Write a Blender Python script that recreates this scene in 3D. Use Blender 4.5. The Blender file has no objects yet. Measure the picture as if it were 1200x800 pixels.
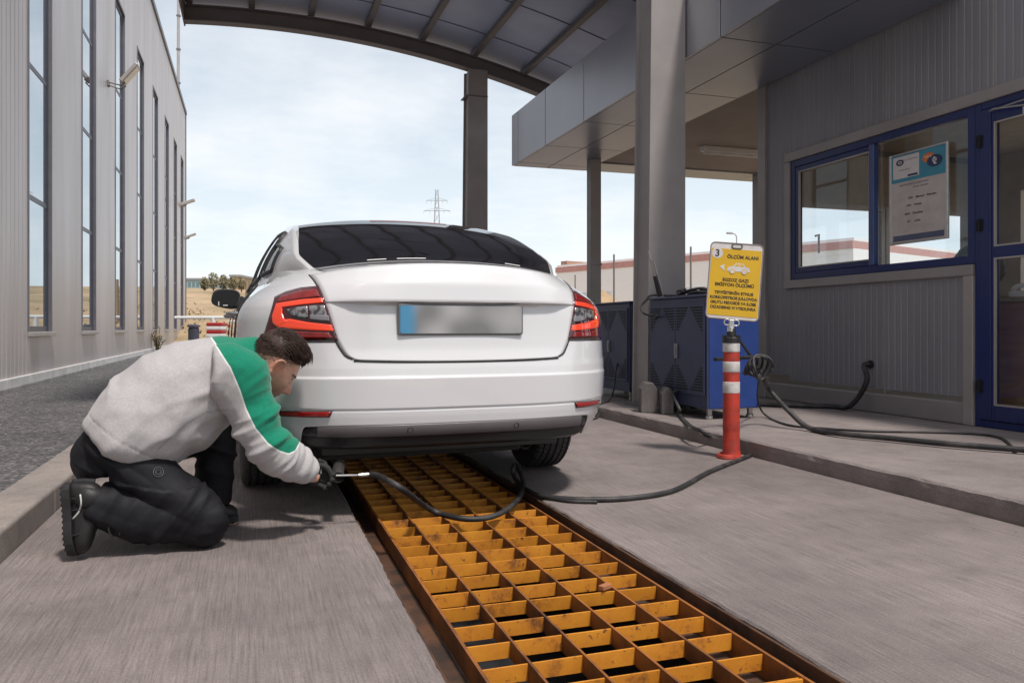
import bpy, bmesh, math, random
import numpy as np
from mathutils import Vector, Matrix, noise as mnoise
random.seed(7)
rng = np.random.default_rng(7)
SC = bpy.context.scene
COL = SC.collection
R_ = math.radians

# ------------------------------------------------------------------ camera numbers
F = 935.0; CH = 0.81; TH = math.atan2(307, F); SN, CS = math.sin(TH), math.cos(TH); HY = 384.0
def on_z(px, py, Z=0.0):
    d = (CH-Z)*F/(py-HY); r = (px-600)/F*d
    return Vector((r*CS+d*SN, d*CS-r*SN, Z))
def on_x(px, py, X):
    k = (px-600)/F; Y = X*(CS-k*SN)/(SN+k*CS); d = X*SN+Y*CS
    return Vector((X, Y, CH+(HY-py)/F*d))
def on_y(px, py, Y):
    k = (px-600)/F; X = Y*(SN+k*CS)/(CS-k*SN); d = X*SN+Y*CS
    return Vector((X, Y, CH+(HY-py)/F*d))
def at_d(px, py, d):
    r = (px-600)/F*d
    return Vector((r*CS+d*SN, d*CS-r*SN, CH+(HY-py)/F*d))

# ------------------------------------------------------------------ object helpers
def tag(o, label=None, cat=None, group=None, kind=None):
    if label: o['label'] = label
    if cat: o['category'] = cat
    if group: o['group'] = group
    if kind: o['kind'] = kind
    return o
def thing(name, loc, label, cat, group=None, rz=0.0):
    o = bpy.data.objects.new(name, None); COL.objects.link(o)
    o.empty_display_size = 0.1
    o.location = loc; o.rotation_euler = (0, 0, rz)
    return tag(o, label, cat, group)
def copy_tree(o, parent=None):
    c = o.copy(); COL.objects.link(c)
    if parent is not None: c.parent = parent
    for ch in list(o.children): copy_tree(ch, c)
    return c
def wloc(o):
    v = Vector((0, 0, 0))
    while o is not None:
        v = v + Vector(o.location); o = o.parent
    return v
def link(name, me, mat, parent=None, world=False, smooth=False, bevel=0, bseg=2, solid=0, sub=0, angle=35):
    o = bpy.data.objects.new(name, me); COL.objects.link(o)
    if mat is not None:
        for m in (mat if isinstance(mat, (list, tuple)) else [mat]): me.materials.append(m)
    if parent is not None:
        o.parent = parent
        if world: me.transform(Matrix.Translation(-wloc(parent)))
    if smooth:
        me.polygons.foreach_set('use_smooth', [True]*len(me.polygons))
    if solid:
        md = o.modifiers.new('s', 'SOLIDIFY'); md.thickness = abs(solid); md.offset = 1 if solid > 0 else -1
    if sub:
        md = o.modifiers.new('sub', 'SUBSURF'); md.levels = md.render_levels = sub
    if bevel:
        md = o.modifiers.new('b', 'BEVEL'); md.width = bevel; md.segments = bseg; md.limit_method = 'ANGLE'; md.angle_limit = R_(angle)
    return o
class MB:
    def __init__(s): s.v = []; s.f = []; s.mi = []
    def add(s, vs, fs, mi=0):
        b = len(s.v); s.v += [tuple(p) for p in vs]
        s.f += [tuple(i+b for i in f) for f in fs]; s.mi += [mi]*len(fs); return s
    def box(s, x0, x1, y0, y1, z0, z1, mi=0):
        x0, x1 = sorted((x0, x1)); y0, y1 = sorted((y0, y1)); z0, z1 = sorted((z0, z1))
        return s.add([(x0,y0,z0),(x1,y0,z0),(x1,y1,z0),(x0,y1,z0),(x0,y0,z1),(x1,y0,z1),(x1,y1,z1),(x0,y1,z1)],
                     [(0,3,2,1),(4,5,6,7),(0,1,5,4),(1,2,6,5),(2,3,7,6),(3,0,4,7)], mi)
    def tube(s, pts, r, n=8, ref=(0.123, 0.31, 0.9), mi=0, flat=1.0, cap=True):
        pts = [Vector(p) for p in pts]; N = len(pts)
        rr = r if isinstance(r, (list, tuple, np.ndarray)) else [r]*N
        vs = []; fs = []
        tprev = None; up = Vector(ref)
        for i, p in enumerate(pts):
            t = (pts[min(i+1, N-1)]-pts[max(i-1, 0)])
            t = t.normalized() if t.length > 1e-9 else Vector((0,0,1))
            a = (up - t*up.dot(t))
            a = a.normalized() if a.length > 1e-6 else t.orthogonal().normalized()
            up = a; b = t.cross(a)
            ra, rb = rr[i] if isinstance(rr[i], (tuple, list)) else (rr[i], rr[i]*flat)
            for k in range(n):
                an = 2*math.pi*k/n
                vs.append(p + a*math.cos(an)*ra + b*math.sin(an)*rb)
        for i in range(N-1):
            for k in range(n):
                k2 = (k+1) % n
                fs.append((i*n+k, i*n+k2, (i+1)*n+k2, (i+1)*n+k))
        if cap:
            fs.append(tuple(reversed(range(n)))); fs.append(tuple((N-1)*n+k for k in range(n)))
        return s.add(vs, fs, mi)
    def rod(s, p0, p1, r, n=10, mi=0): return s.tube([p0, p1], r, n, mi=mi)
    def lathe(s, prof, c=(0,0,0), n=24, mi=0, axis='z'):
        vs = []; fs = []
        for (r, z) in prof:
            for k in range(n):
                an = 2*math.pi*k/n; x, y = r*math.cos(an), r*math.sin(an)
                if axis == 'z': vs.append((c[0]+x, c[1]+y, c[2]+z))
                elif axis == 'x': vs.append((c[0]+z, c[1]+x, c[2]+y))
                else: vs.append((c[0]+y, c[1]+z, c[2]+x))
        N = len(prof)
        for i in range(N-1):
            for k in range(n):
                k2 = (k+1) % n; fs.append((i*n+k, i*n+k2, (i+1)*n+k2, (i+1)*n+k))
        if prof[0][0] > 1e-6: fs.append(tuple(reversed(range(n))))
        if prof[-1][0] > 1e-6: fs.append(tuple((N-1)*n+k for k in range(n)))
        return s.add(vs, fs, mi)
    def prism(s, poly, fn0, fn1, mi=0):
        n = len(poly)
        vs = [fn0(*p) for p in poly]+[fn1(*p) for p in poly]
        fs = [tuple(reversed(range(n))), tuple(range(n, 2*n))]+[(i, (i+1) % n, n+(i+1) % n, n+i) for i in range(n)]
        return s.add(vs, fs, mi)
    def grid(s, P, mi=0):   # P[i][j] points
        P = np.asarray(P, float); a, b = P.shape[:2]
        vs = [tuple(p) for p in P.reshape(-1, 3)]
        fs = [(i*b+j, i*b+j+1, (i+1)*b+j+1, (i+1)*b+j) for i in range(a-1) for j in range(b-1)]
        return s.add(vs, fs, mi)
    def mesh(s, name, fix=True):
        me = bpy.data.meshes.new(name); me.from_pydata([tuple(p) for p in s.v], [], s.f)
        me.polygons.foreach_set('material_index', s.mi)
        if fix:
            bm = bmesh.new(); bm.from_mesh(me); bmesh.ops.recalc_face_normals(bm, faces=bm.faces); bm.to_mesh(me); bm.free()
        me.update(); return me
    def build(s, name, mat, parent=None, fix=True, **k): return link(name, s.mesh(name, fix), mat, parent, **k)

def crom(pts, n=8):
    pts = [Vector(p) for p in pts]; out = []
    for i in range(len(pts)-1):
        p0 = pts[max(i-1, 0)]; p1 = pts[i]; p2 = pts[i+1]; p3 = pts[min(i+2, len(pts)-1)]
        for k in range(n):
            t = k/n
            out.append(0.5*((2*p1)+(p2-p0)*t+(2*p0-5*p1+4*p2-p3)*t*t+(3*p1-p0-3*p2+p3)*t**3))
    out.append(pts[-1]); return out
def sstep(x, a, b):
    t = np.clip((x-a)/(b-a), 0, 1); return t*t*(3-2*t)
def remeshed(mb, voxel, smooth=4, fac=0.5):
    me = mb.mesh('tmp'); o = bpy.data.objects.new('tmp', me); COL.objects.link(o)
    md = o.modifiers.new('r', 'REMESH'); md.mode = 'VOXEL'; md.voxel_size = voxel
    if smooth:
        sm = o.modifiers.new('s', 'SMOOTH'); sm.factor = fac; sm.iterations = smooth
    bpy.context.view_layer.update()
    ev = o.evaluated_get(bpy.context.evaluated_depsgraph_get())
    out = bpy.data.meshes.new_from_object(ev)
    bpy.data.objects.remove(o, do_unlink=True); bpy.data.meshes.remove(me)
    return out
def coords(me):
    a = np.empty(len(me.vertices)*3); me.vertices.foreach_get('co', a); return a.reshape(-1, 3)
def normals(me):
    a = np.empty(len(me.vertices)*3); me.vertices.foreach_get('normal', a); return a.reshape(-1, 3)
def setco(me, a): me.vertices.foreach_set('co', np.ascontiguousarray(a).ravel()); me.update()
def fattr(me, name, vals):
    at = me.attributes.new(name, 'FLOAT', 'POINT'); at.data.foreach_set('value', np.asarray(vals, dtype=np.float32))
def text_mesh(txt, size, depth=0.0006, align='CENTER', bold=0.0):
    cu = bpy.data.curves.new('t', 'FONT'); cu.body = txt; cu.size = size; cu.extrude = depth; cu.align_x = align; cu.offset = bold
    o = bpy.data.objects.new('t', cu); COL.objects.link(o); bpy.context.view_layer.update()
    me = bpy.data.meshes.new_from_object(o.evaluated_get(bpy.context.evaluated_depsgraph_get()))
    bpy.data.objects.remove(o, do_unlink=True); bpy.data.curves.remove(cu)
    return me
def lettering(name, txt, size, mat, parent, origin, rot, align='CENTER', bold=0.0, sx=1.0):
    me = text_mesh(txt, size, align=align, bold=bold)
    me.transform(Matrix.Translation(origin) @ rot @ Matrix.Diagonal((sx, 1, 1, 1)))
    me.materials.clear()
    return link(name, me, mat, parent)

# ------------------------------------------------------------------ materials
def newmat(name):
    m = bpy.data.materials.new(name); m.use_nodes = True
    nt = m.node_tree; b = nt.nodes['Principled BSDF']; return m, nt, b
def N(nt, typ, **kw):
    n = nt.nodes.new(typ)
    for k, v in kw.items(): setattr(n, k, v)
    return n
def coordmap(nt, scale=(1, 1, 1), coord='Object', rot=(0, 0, 0)):
    tc = N(nt, 'ShaderNodeTexCoord'); mp = N(nt, 'ShaderNodeMapping')
    mp.inputs['Scale'].default_value = scale; mp.inputs['Rotation'].default_value = rot
    nt.links.new(tc.outputs[coord], mp.inputs['Vector']); return mp.outputs['Vector']
def noise(nt, vec, scale, detail=6, rough=0.55):
    n = N(nt, 'ShaderNodeTexNoise'); n.inputs['Scale'].default_value = scale
    n.inputs['Detail'].default_value = detail; n.inputs['Roughness'].default_value = rough
    nt.links.new(vec, n.inputs['Vector']); return n.outputs['Fac']
def ramp(nt, fac, stops):
    r = N(nt, 'ShaderNodeValToRGB'); el = r.color_ramp.elements
    while len(el) < len(stops): el.new(0.5)
    for e, (p, c) in zip(el, stops):
        e.position = p; e.color = (*c, 1) if len(c) == 3 else c
    nt.links.new(fac, r.inputs['Fac']); return r.outputs['Color']
def mix(nt, fac, a, b, mode='MIX'):
    m = N(nt, 'ShaderNodeMix', data_type='RGBA', blend_type=mode)
    if isinstance(fac, (int, float)): m.inputs[0].default_value = fac
    else: nt.links.new(fac, m.inputs[0])
    for i, x in ((6, a), (7, b)):
        if isinstance(x, tuple): m.inputs[i].default_value = (*x, 1)
        else: nt.links.new(x, m.inputs[i])
    return m.outputs[2]
def math_(nt, op, a, b=0.0):
    m = N(nt, 'ShaderNodeMath', operation=op)
    for i, x in ((0, a), (1, b)):
        if isinstance(x, (int, float)): m.inputs[i].default_value = x
        else: nt.links.new(x, m.inputs[i])
    return m.outputs[0]
def bumpn(nt, b, h, strength=0.3, dist=0.01):
    bp = N(nt, 'ShaderNodeBump'); bp.inputs['Strength'].default_value = strength; bp.inputs['Distance'].default_value = dist
    nt.links.new(h, bp.inputs['Height']); nt.links.new(bp.outputs['Normal'], b.inputs['Normal'])
def M(name, col, rough=0.5, metal=0.0, col2=None, nscale=6.0, lo=0.35, hi=0.65, bump=0.0, bscale=60.0, bdist=0.004, coat=0.0, spec=0.5,
      stretch=(1, 1, 1), rvar=0.0, emis=None, estr=0.0, sheen=0.0):
    m, nt, b = newmat(name)
    b.inputs['Roughness'].default_value = rough; b.inputs['Metallic'].default_value = metal
    b.inputs['Specular IOR Level'].default_value = spec; b.inputs['Coat Weight'].default_value = coat; b.inputs['Coat Roughness'].default_value = 0.03
    if sheen: b.inputs['Sheen Weight'].default_value = sheen
    v = coordmap(nt, stretch)
    if col2 is None: col2 = tuple(c*0.86 for c in col)
    f = noise(nt, v, nscale)
    nt.links.new(ramp(nt, f, [(lo, col2), (hi, col)]), b.inputs['Base Color'])
    if rvar:
        mr = N(nt, 'ShaderNodeMapRange'); mr.inputs['To Min'].default_value = rough-rvar; mr.inputs['To Max'].default_value = rough+rvar
        nt.links.new(f, mr.inputs['Value']); nt.links.new(mr.outputs[0], b.inputs['Roughness'])
    if bump: bumpn(nt, b, noise(nt, v, bscale), bump, bdist)
    if emis: b.inputs['Emission Color'].default_value = (*emis, 1); b.inputs['Emission Strength'].default_value = estr
    return m
def glassmat(name, tint=(0.9, 0.95, 0.97), base=0.08, power=5.0, refl=1.0):
    m = bpy.data.materials.new(name); m.use_nodes = True; nt = m.node_tree; nt.nodes.clear()
    out = N(nt, 'ShaderNodeOutputMaterial'); tr = N(nt, 'ShaderNodeBsdfTransparent'); gl = N(nt, 'ShaderNodeBsdfGlossy'); mx = N(nt, 'ShaderNodeMixShader')
    tr.inputs['Color'].default_value = (*tint, 1); gl.inputs['Roughness'].default_value = 0.01; gl.inputs['Color'].default_value = (refl, refl, refl, 1)
    lw = N(nt, 'ShaderNodeLayerWeight'); lw.inputs['Blend'].default_value = 0.5
    a = math_(nt, 'ADD', math_(nt, 'MULTIPLY', math_(nt, 'POWER', lw.outputs['Facing'], 5.0), 0.9), base); a = math_(nt, 'MINIMUM', a, 1.0)
    nt.links.new(a, mx.inputs['Fac']); nt.links.new(tr.outputs[0], mx.inputs[1]); nt.links.new(gl.outputs[0], mx.inputs[2]); nt.links.new(mx.outputs[0], out.inputs['Surface'])
    return m

def concrete_mat(name, a, b_, broom=True, seed=0.0, sc=1.0):
    m, nt, b = newmat(name)
    b.inputs['Roughness'].default_value = 0.85; b.inputs['Specular IOR Level'].default_value = 0.3
    v = coordmap(nt)
    big = noise(nt, v, 0.9*sc, 8, 0.62); mid = noise(nt, v, 5.5*sc, 8, 0.65); fine = noise(nt, v, 140, 3, 0.7)
    c = ramp(nt, big, [(0.3, b_), (0.68, a)])
    c = mix(nt, 0.75, c, ramp(nt, mid, [(0.28, (0.76, 0.755, 0.76)), (0.5, (1, 1, 1)), (0.75, (1.13, 1.12, 1.11))]), 'MULTIPLY')
    c = mix(nt, 0.8, c, ramp(nt, fine, [(0.3, (0.72, 0.72, 0.72)), (0.55, (1.02, 1.02, 1.02)), (0.75, (1.3, 1.28, 1.27))]), 'MULTIPLY')
    h = fine
    if broom:
        vb = coordmap(nt, (1, 0.03, 1)); ln = noise(nt, vb, 130, 4, 0.7)
        c = mix(nt, 0.8, c, ramp(nt, ln, [(0.32, (0.66, 0.655, 0.655)), (0.52, (1, 1, 1)), (0.70, (1.26, 1.24, 1.23))]), 'MULTIPLY')
        h = math_(nt, 'ADD', math_(nt, 'MULTIPLY', ln, 1.4), fine)
    st = noise(nt, v, 2.1*sc, 5, 0.7)
    c = mix(nt, math_(nt, 'MULTIPLY', ramp(nt, st, [(0.58, (0, 0, 0)), (0.75, (1, 1, 1))]), 0.25), c, (a[0]*0.45, a[1]*0.45, a[2]*0.46))
    if broom:
        sx = N(nt, 'ShaderNodeSeparateXYZ'); nt.links.new(v, sx.inputs[0]); tot = None
        for x0 in (0.08, 1.66):
            g = math_(nt, 'POWER', 2.718, math_(nt, 'MULTIPLY', math_(nt, 'POWER', math_(nt, 'DIVIDE', math_(nt, 'ABSOLUTE', math_(nt, 'SUBTRACT', sx.outputs['X'], x0)), 0.17), 2.0), -1.0))
            tot = g if tot is None else math_(nt, 'ADD', tot, g)
        sm_ = noise(nt, coordmap(nt, (1, 0.25, 1)), 4.0, 6, 0.65)
        c = mix(nt, math_(nt, 'MULTIPLY', math_(nt, 'MULTIPLY', tot, ramp(nt, sm_, [(0.35, (0, 0, 0)), (0.65, (1, 1, 1))])), 0.32), c, (0.085, 0.08, 0.08))
        oil = noise(nt, v, 3.3, 3, 0.5); c = mix(nt, math_(nt, 'MULTIPLY', ramp(nt, oil, [(0.70, (0, 0, 0)), (0.76, (1, 1, 1))]), 0.5), c, (0.06, 0.055, 0.055))
    nt.links.new(c, b.inputs['Base Color']); bumpn(nt, b, h, 0.6, 0.004)
    return m
m_floor = concrete_mat('concrete_floor', (0.285, 0.243, 0.232), (0.165, 0.140, 0.135))
m_island = concrete_mat('concrete_island', (0.28, 0.241, 0.231), (0.17, 0.146, 0.142), broom=False, sc=1.3)
m_kerb = concrete_mat('concrete_kerb', (0.33, 0.285, 0.255), (0.21, 0.19, 0.18), broom=False, sc=2.0)
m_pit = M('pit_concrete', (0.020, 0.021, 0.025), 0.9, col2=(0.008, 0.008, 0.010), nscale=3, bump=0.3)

def asphalt():
    m, nt, b = newmat('asphalt_strip'); b.inputs['Roughness'].default_value = 0.9
    v = coordmap(nt)
    vo = N(nt, 'ShaderNodeTexVoronoi'); vo.inputs['Scale'].default_value = 55; nt.links.new(v, vo.inputs['Vector'])
    c = ramp(nt, vo.outputs['Color'], [(0.0, (0.035, 0.036, 0.04)), (0.45, (0.085, 0.082, 0.085)), (0.8, (0.17, 0.16, 0.16)), (1.0, (0.36, 0.34, 0.33))])
    big = noise(nt, v, 1.2, 6)
    c = mix(nt, 0.7, c, ramp(nt, big, [(0.3, (0.6, 0.6, 0.62)), (0.7, (1.15, 1.12, 1.1))]), 'MULTIPLY')
    nt.links.new(c, b.inputs['Base Color'])
    bumpn(nt, b, math_(nt, 'SUBTRACT', 1.0, vo.outputs['Distance']), 0.9, 0.01); return m
m_asphalt = asphalt()

def terrain_mat():
    m, nt, b = newmat('dry_earth'); b.inputs['Roughness'].default_value = 0.95
    v = coordmap(nt)
    a = noise(nt, v, 0.07, 8, 0.65); d = noise(nt, v, 0.8, 8, 0.7)
    c = ramp(nt, a, [(0.36, (0.17, 0.14, 0.065)), (0.46, (0.36, 0.27, 0.16)), (0.62, (0.48, 0.34, 0.22))])
    c = mix(nt, 0.8, c, ramp(nt, d, [(0.3, (0.55, 0.53, 0.45)), (0.65, (1.15, 1.1, 1.05))]), 'MULTIPLY')
    nt.links.new(c, b.inputs['Base Color']); return m
m_earth = terrain_mat()

m_clad = M('facade_cladding', (0.53, 0.495, 0.505), 0.38, 0.2, col2=(0.43, 0.395, 0.385), nscale=1.6, bump=0.03, bscale=3, stretch=(1, 1, 0.15))
m_booth = M('booth_cladding', (0.295, 0.295, 0.32), 0.45, 0.15, col2=(0.245, 0.245, 0.268), nscale=2.0, stretch=(1, 1, 0.3))
m_trim = M('grey_trim', (0.37, 0.345, 0.34), 0.45, 0.3, nscale=3)
m_trimlight = M('pale_trim', (0.44, 0.41, 0.39), 0.4, 0.3, nscale=3)
m_plinthw = M('white_plinth_paint', (0.72, 0.70, 0.68), 0.7, col2=(0.56, 0.54, 0.52), nscale=4)
m_plinthg = M('plinth_concrete', (0.34, 0.32, 0.31), 0.85, col2=(0.22, 0.21, 0.2), nscale=5, bump=0.3)
m_winframe = M('dark_window_frame', (0.07, 0.075, 0.10), 0.4, 0.2)
m_winglass = M('facade_glass', (0.50, 0.56, 0.60), 0.02, 1.0, col2=(0.42, 0.48, 0.53), nscale=0.6)
m_steel = M('column_paint', (0.36, 0.335, 0.33), 0.5, 0.1, col2=(0.31, 0.29, 0.288), nscale=2.5, bump=0.05, bscale=30)
m_roof = M('roof_sheet', (0.46, 0.53, 0.70), 0.45, 0.2, col2=(0.35, 0.41, 0.56), nscale=0.9, rvar=0.1)
m_beam = M('roof_steel', (0.19, 0.175, 0.18), 0.55, 0.1, nscale=3)
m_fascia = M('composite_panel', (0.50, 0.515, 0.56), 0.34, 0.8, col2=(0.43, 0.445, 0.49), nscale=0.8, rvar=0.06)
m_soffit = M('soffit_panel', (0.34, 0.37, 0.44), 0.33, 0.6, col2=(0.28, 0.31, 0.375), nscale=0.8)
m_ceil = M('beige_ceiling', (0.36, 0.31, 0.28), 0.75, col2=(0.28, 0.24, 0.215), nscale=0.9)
m_dark = M('dark_gap', (0.012, 0.012, 0.014), 0.8)
m_blue = M('blue_frame_paint', (0.016, 0.028, 0.125), 0.35, spec=0.5, col2=(0.014, 0.027, 0.12), nscale=4)
m_glass = glassmat('window_glass', (0.95, 0.97, 0.98), 0.035)
m_metal = M('bright_metal', (0.62, 0.60, 0.58), 0.28, 0.9, nscale=20)
m_black = M('black_plastic', (0.022, 0.022, 0.024), 0.45, bump=0.1, bscale=300, bdist=0.0005)
m_rubber = M('black_rubber', (0.022, 0.021, 0.023), 0.55, col2=(0.075, 0.068, 0.066), nscale=9, lo=0.30, hi=0.55, bump=0.15, bscale=160, bdist=0.001)
m_white = M('white_paint', (0.78, 0.78, 0.77), 0.5, col2=(0.7, 0.7, 0.69))
m_wood = M('desk_wood', (0.42, 0.26, 0.15), 0.5, col2=(0.34, 0.2, 0.11), nscale=3, stretch=(1, 1, 6))
m_inwall = M('interior_wall', (0.48, 0.43, 0.38), 0.8)

# ------------------------------------------------------------------ camera
cam = bpy.data.cameras.new('Camera'); co = bpy.data.objects.new('Camera', cam); COL.objects.link(co)
cam.sensor_width = 36; cam.sensor_fit = 'HORIZONTAL'; cam.lens = F/1200*36
cam.shift_x = 0; cam.shift_y = -(400-HY)/1200
cam.clip_start = 0.05; cam.clip_end = 5000
co.location = (0, 0, CH); co.rotation_euler = (R_(90), 0, -TH)
SC.camera = co

# ------------------------------------------------------------------ light and sky
SUN_EL, SUN_AZ = R_(63), R_(162)
w = bpy.data.worlds.new('World'); SC.world = w; w.use_nodes = True; nt = w.node_tree
bg = nt.nodes['Background']
sky = N(nt, 'ShaderNodeTexSky', sky_type='NISHITA'); sky.sun_disc = False; sky.sun_elevation = SUN_EL; sky.sun_rotation = SUN_AZ
sky.air_density = 1.0; sky.dust_density = 1.0; sky.ozone_density = 1.2
tc = N(nt, 'ShaderNodeTexCoord'); sep = N(nt, 'ShaderNodeSeparateXYZ'); nt.links.new(tc.outputs['Generated'], sep.inputs[0])
zz = math_(nt, 'ADD', math_(nt, 'MAXIMUM', sep.outputs['Z'], 0.0), 0.10)
cmb = N(nt, 'ShaderNodeCombineXYZ')
nt.links.new(math_(nt, 'DIVIDE', sep.outputs['X'], zz), cmb.inputs[0]); nt.links.new(math_(nt, 'DIVIDE', sep.outputs['Y'], zz), cmb.inputs[1])
cl = noise(nt, cmb.outputs[0], 0.55, 9, 0.6); cl2 = noise(nt, cmb.outputs[0], 2.1, 8, 0.62)
cf = math_(nt, 'ADD', math_(nt, 'MULTIPLY', cl, 0.7), math_(nt, 'MULTIPLY', cl2, 0.3))
cmask = ramp(nt, cf, [(0.43, (0, 0, 0)), (0.62, (1, 1, 1))])
horiz = N(nt, 'ShaderNodeMapRange'); horiz.inputs['From Min'].default_value = 0.36; horiz.inputs['From Max'].default_value = 0.0
horiz.inputs['To Min'].default_value = 0.50; horiz.inputs['To Max'].default_value = 0.95
nt.links.new(sep.outputs['Z'], horiz.inputs['Value'])
fac = horiz.outputs[0]
SKYW = 10.2
skyc = mix(nt, fac, sky.outputs['Color'], (SKYW*0.87, SKYW*0.95, SKYW*1.0))
skyc = mix(nt, math_(nt, 'MULTIPLY', cmask, 0.5), skyc, (SKYW*1.08, SKYW*1.06, SKYW*1.06))
nt.links.new(skyc, bg.inputs['Color']); bg.inputs['Strength'].default_value = 0.075
sl = bpy.data.lights.new('Sun', 'SUN'); sl.energy = 2.4; sl.angle = R_(6); sl.color = (1.0, 0.93, 0.86)
so = bpy.data.objects.new('Sun', sl); COL.objects.link(so); so.location = (6, -10, 12)
sd = Vector((math.sin(SUN_AZ)*math.cos(SUN_EL), math.cos(SUN_AZ)*math.cos(SUN_EL), math.sin(SUN_EL)))
so.rotation_euler = sd.to_track_quat('Z', 'Y').to_euler()
vs = SC.view_settings; SC.display_settings.display_device = 'sRGB'
vs.view_transform = 'Standard'; vs.look = 'None'; vs.exposure = 0.52; vs.gamma = 1.0; vs.use_curve_mapping = False
SC.cycles.use_denoising = True
SC.cycles.max_bounces = 8; SC.cycles.transparent_max_bounces = 12

# ------------------------------------------------------------------ ground
PX0, PX1, PY0, PY1 = 0.43, 1.306, -1.0, 9.2
def slab(x0, x1, y0, y1, jit0=False, jit1=False, step=0.03, edge=0.12):
    ys = np.arange(y0, y1+1e-6, step) if (jit0 or jit1) else np.array([y0, y1])
    ys[-1] = y1
    P = []
    for i, y in enumerate(ys):
        j0 = (0.010*mnoise.noise((y*9, 1.3, 0))+0.006*mnoise.noise((y*40, 5, 0))) if jit0 else 0
        j1 = (0.006*mnoise.noise((y*3, 7.7, 0))+0.005*mnoise.noise((y*38, 2, 0))) if jit1 else 0
        row = [(x0+j0, y, -edge), (x0+j0, y, -0.006), (x0+j0+0.006, y, 0), (x1+j1-0.006, y, 0), (x1+j1, y, -0.006), (x1+j1, y, -edge)]
        P.append(row)
    return P
fl = MB()
fl.grid(slab(-0.82, PX0, -4, PY1, jit1=True)); fl.grid(slab(PX1, 3.0, -4, PY1, jit0=True))
fl.grid(slab(-0.82, 3.0, PY1, 26)); fl.grid(slab(PX0, PX1, -4, PY0))
tag(fl.build('lane_floor', m_floor), kind='structure')
pt = MB()
pt.grid([[(PX0-0.01, y, z) for z in (-0.11, -1.2)] for y in (PY0, PY1)]); pt.grid([[(PX1+0.012, y, z) for z in (-0.11, -1.2)] for y in (PY0, PY1)])
pt.grid([[(x, PY0, z) for z in (-0.11, -1.2)] for x in (PX0-0.01, PX1+0.012)]); pt.grid([[(x, PY1-0.003, z) for z in (-0.008, -1.2)] for x in (PX0-0.01, PX1+0.012)])
pt.grid([[(x, y, -0.62) for y in (PY0, PY1)] for x in (PX0-0.01, PX1+0.012)])
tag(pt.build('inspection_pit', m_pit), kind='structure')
# left pavement, kerb and island
st = MB(); st.box(-2.66, -1.03, -4, 30, -0.1, 0.088); tag(st.build('asphalt_strip', m_asphalt), kind='structure')
def kerb(name, x0, x1, z, face, yc):
    m = MB(); y = -4.0
    while y < 26:
        y2 = min(y+1.0, 26)
        m.box(x0, x1, y+0.003, y2-0.003, -0.1, z+random.uniform(-0.003, 0.003)); y = y2
    return tag(m.build(name, m_kerb, bevel=0.014, bseg=3), kind='structure')
kerb('kerb', -1.03, -0.822, 0.105, -0.82, 0)
P = []
for y in np.arange(-4, 26.01, 0.05):
    j = lambda k, a: a*mnoise.noise((y*6, k, 0))+a*0.7*mnoise.noise((y*25, k, 3))
    P.append([(3.004+j(1, .004), y, -0.1), (3.004+j(1, .004), y, 0.06+j(2, .006)), (3.008+j(3, .007), y, 0.088+j(4, .005)), (3.022+j(5, .007), y, 0.0985+j(6, .002)), (3.06, y, 0.100), (3.141, y, 0.1002)])
km = MB(); km.grid(P); tag(km.build('kerb', m_island), kind='structure')
st = MB(); st.box(3.14, 5.2, -4, 14.5, -0.1, 0.098); st.box(5.2, 9.5, 8.6, 14.5, -0.1, 0.0975)
tag(st.build('island_pavement', m_island), kind='structure')
# terrain sheet with a hole for the paved site
def theight(x, y):
    d = y-0.02*abs(x)
    z = np.interp(d, [24, 29, 36, 60, 110, 165, 240, 600, 4000], [-0.03, 0.0, 1.0, 2.6, 5.2, 8.2, 9.5, 12, 20])
    if d > 27: z += 0.35*mnoise.noise((x*0.07, y*0.07, 0))*min(1, (d-27)/20)+0.9*mnoise.noise((x*0.02, y*0.02, 4))*min(1, (d-27)/60)
    return z
xs = sorted(set([-3000, -1200, -500, -250, -120, 3000, 1200, 500, 250, 160, 120, -0.9, 9.4]+list(np.arange(-80, 100, 4.0))+[-2.62]))
ys = sorted(set([-2000, -500, -100, -30, -4, 25.9, 4000, 2000, 1000, 600, 400]+list(np.arange(28, 300, 4.0))+list(np.arange(0, 25, 8.0))))
tm = MB(); idx = {}
vv = [(x, y, theight(x, y)) for x in xs for y in ys]
ff = []
for i in range(len(xs)-1):
    for j in range(len(ys)-1):
        cx, cy = (xs[i]+xs[i+1])/2, (ys[j]+ys[j+1])/2
        if -2.62 < cx < 9.4 and -4 < cy < 25.9: continue
        b = len(ys); ff.append((i*b+j, (i+1)*b+j, (i+1)*b+j+1, i*b+j+1))
tm.add(vv, ff); tag(tm.build('ground', m_earth, smooth=True), kind='structure')
fb = MB(); fb.box(5.2, 9.6, -4.2, 8.6, -0.12, -0.035); fb.box(3.0, 9.6, 14.5, 26.2, -0.12, -0.036)
tag(fb.build('yard_paving', m_island), kind='structure')
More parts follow.
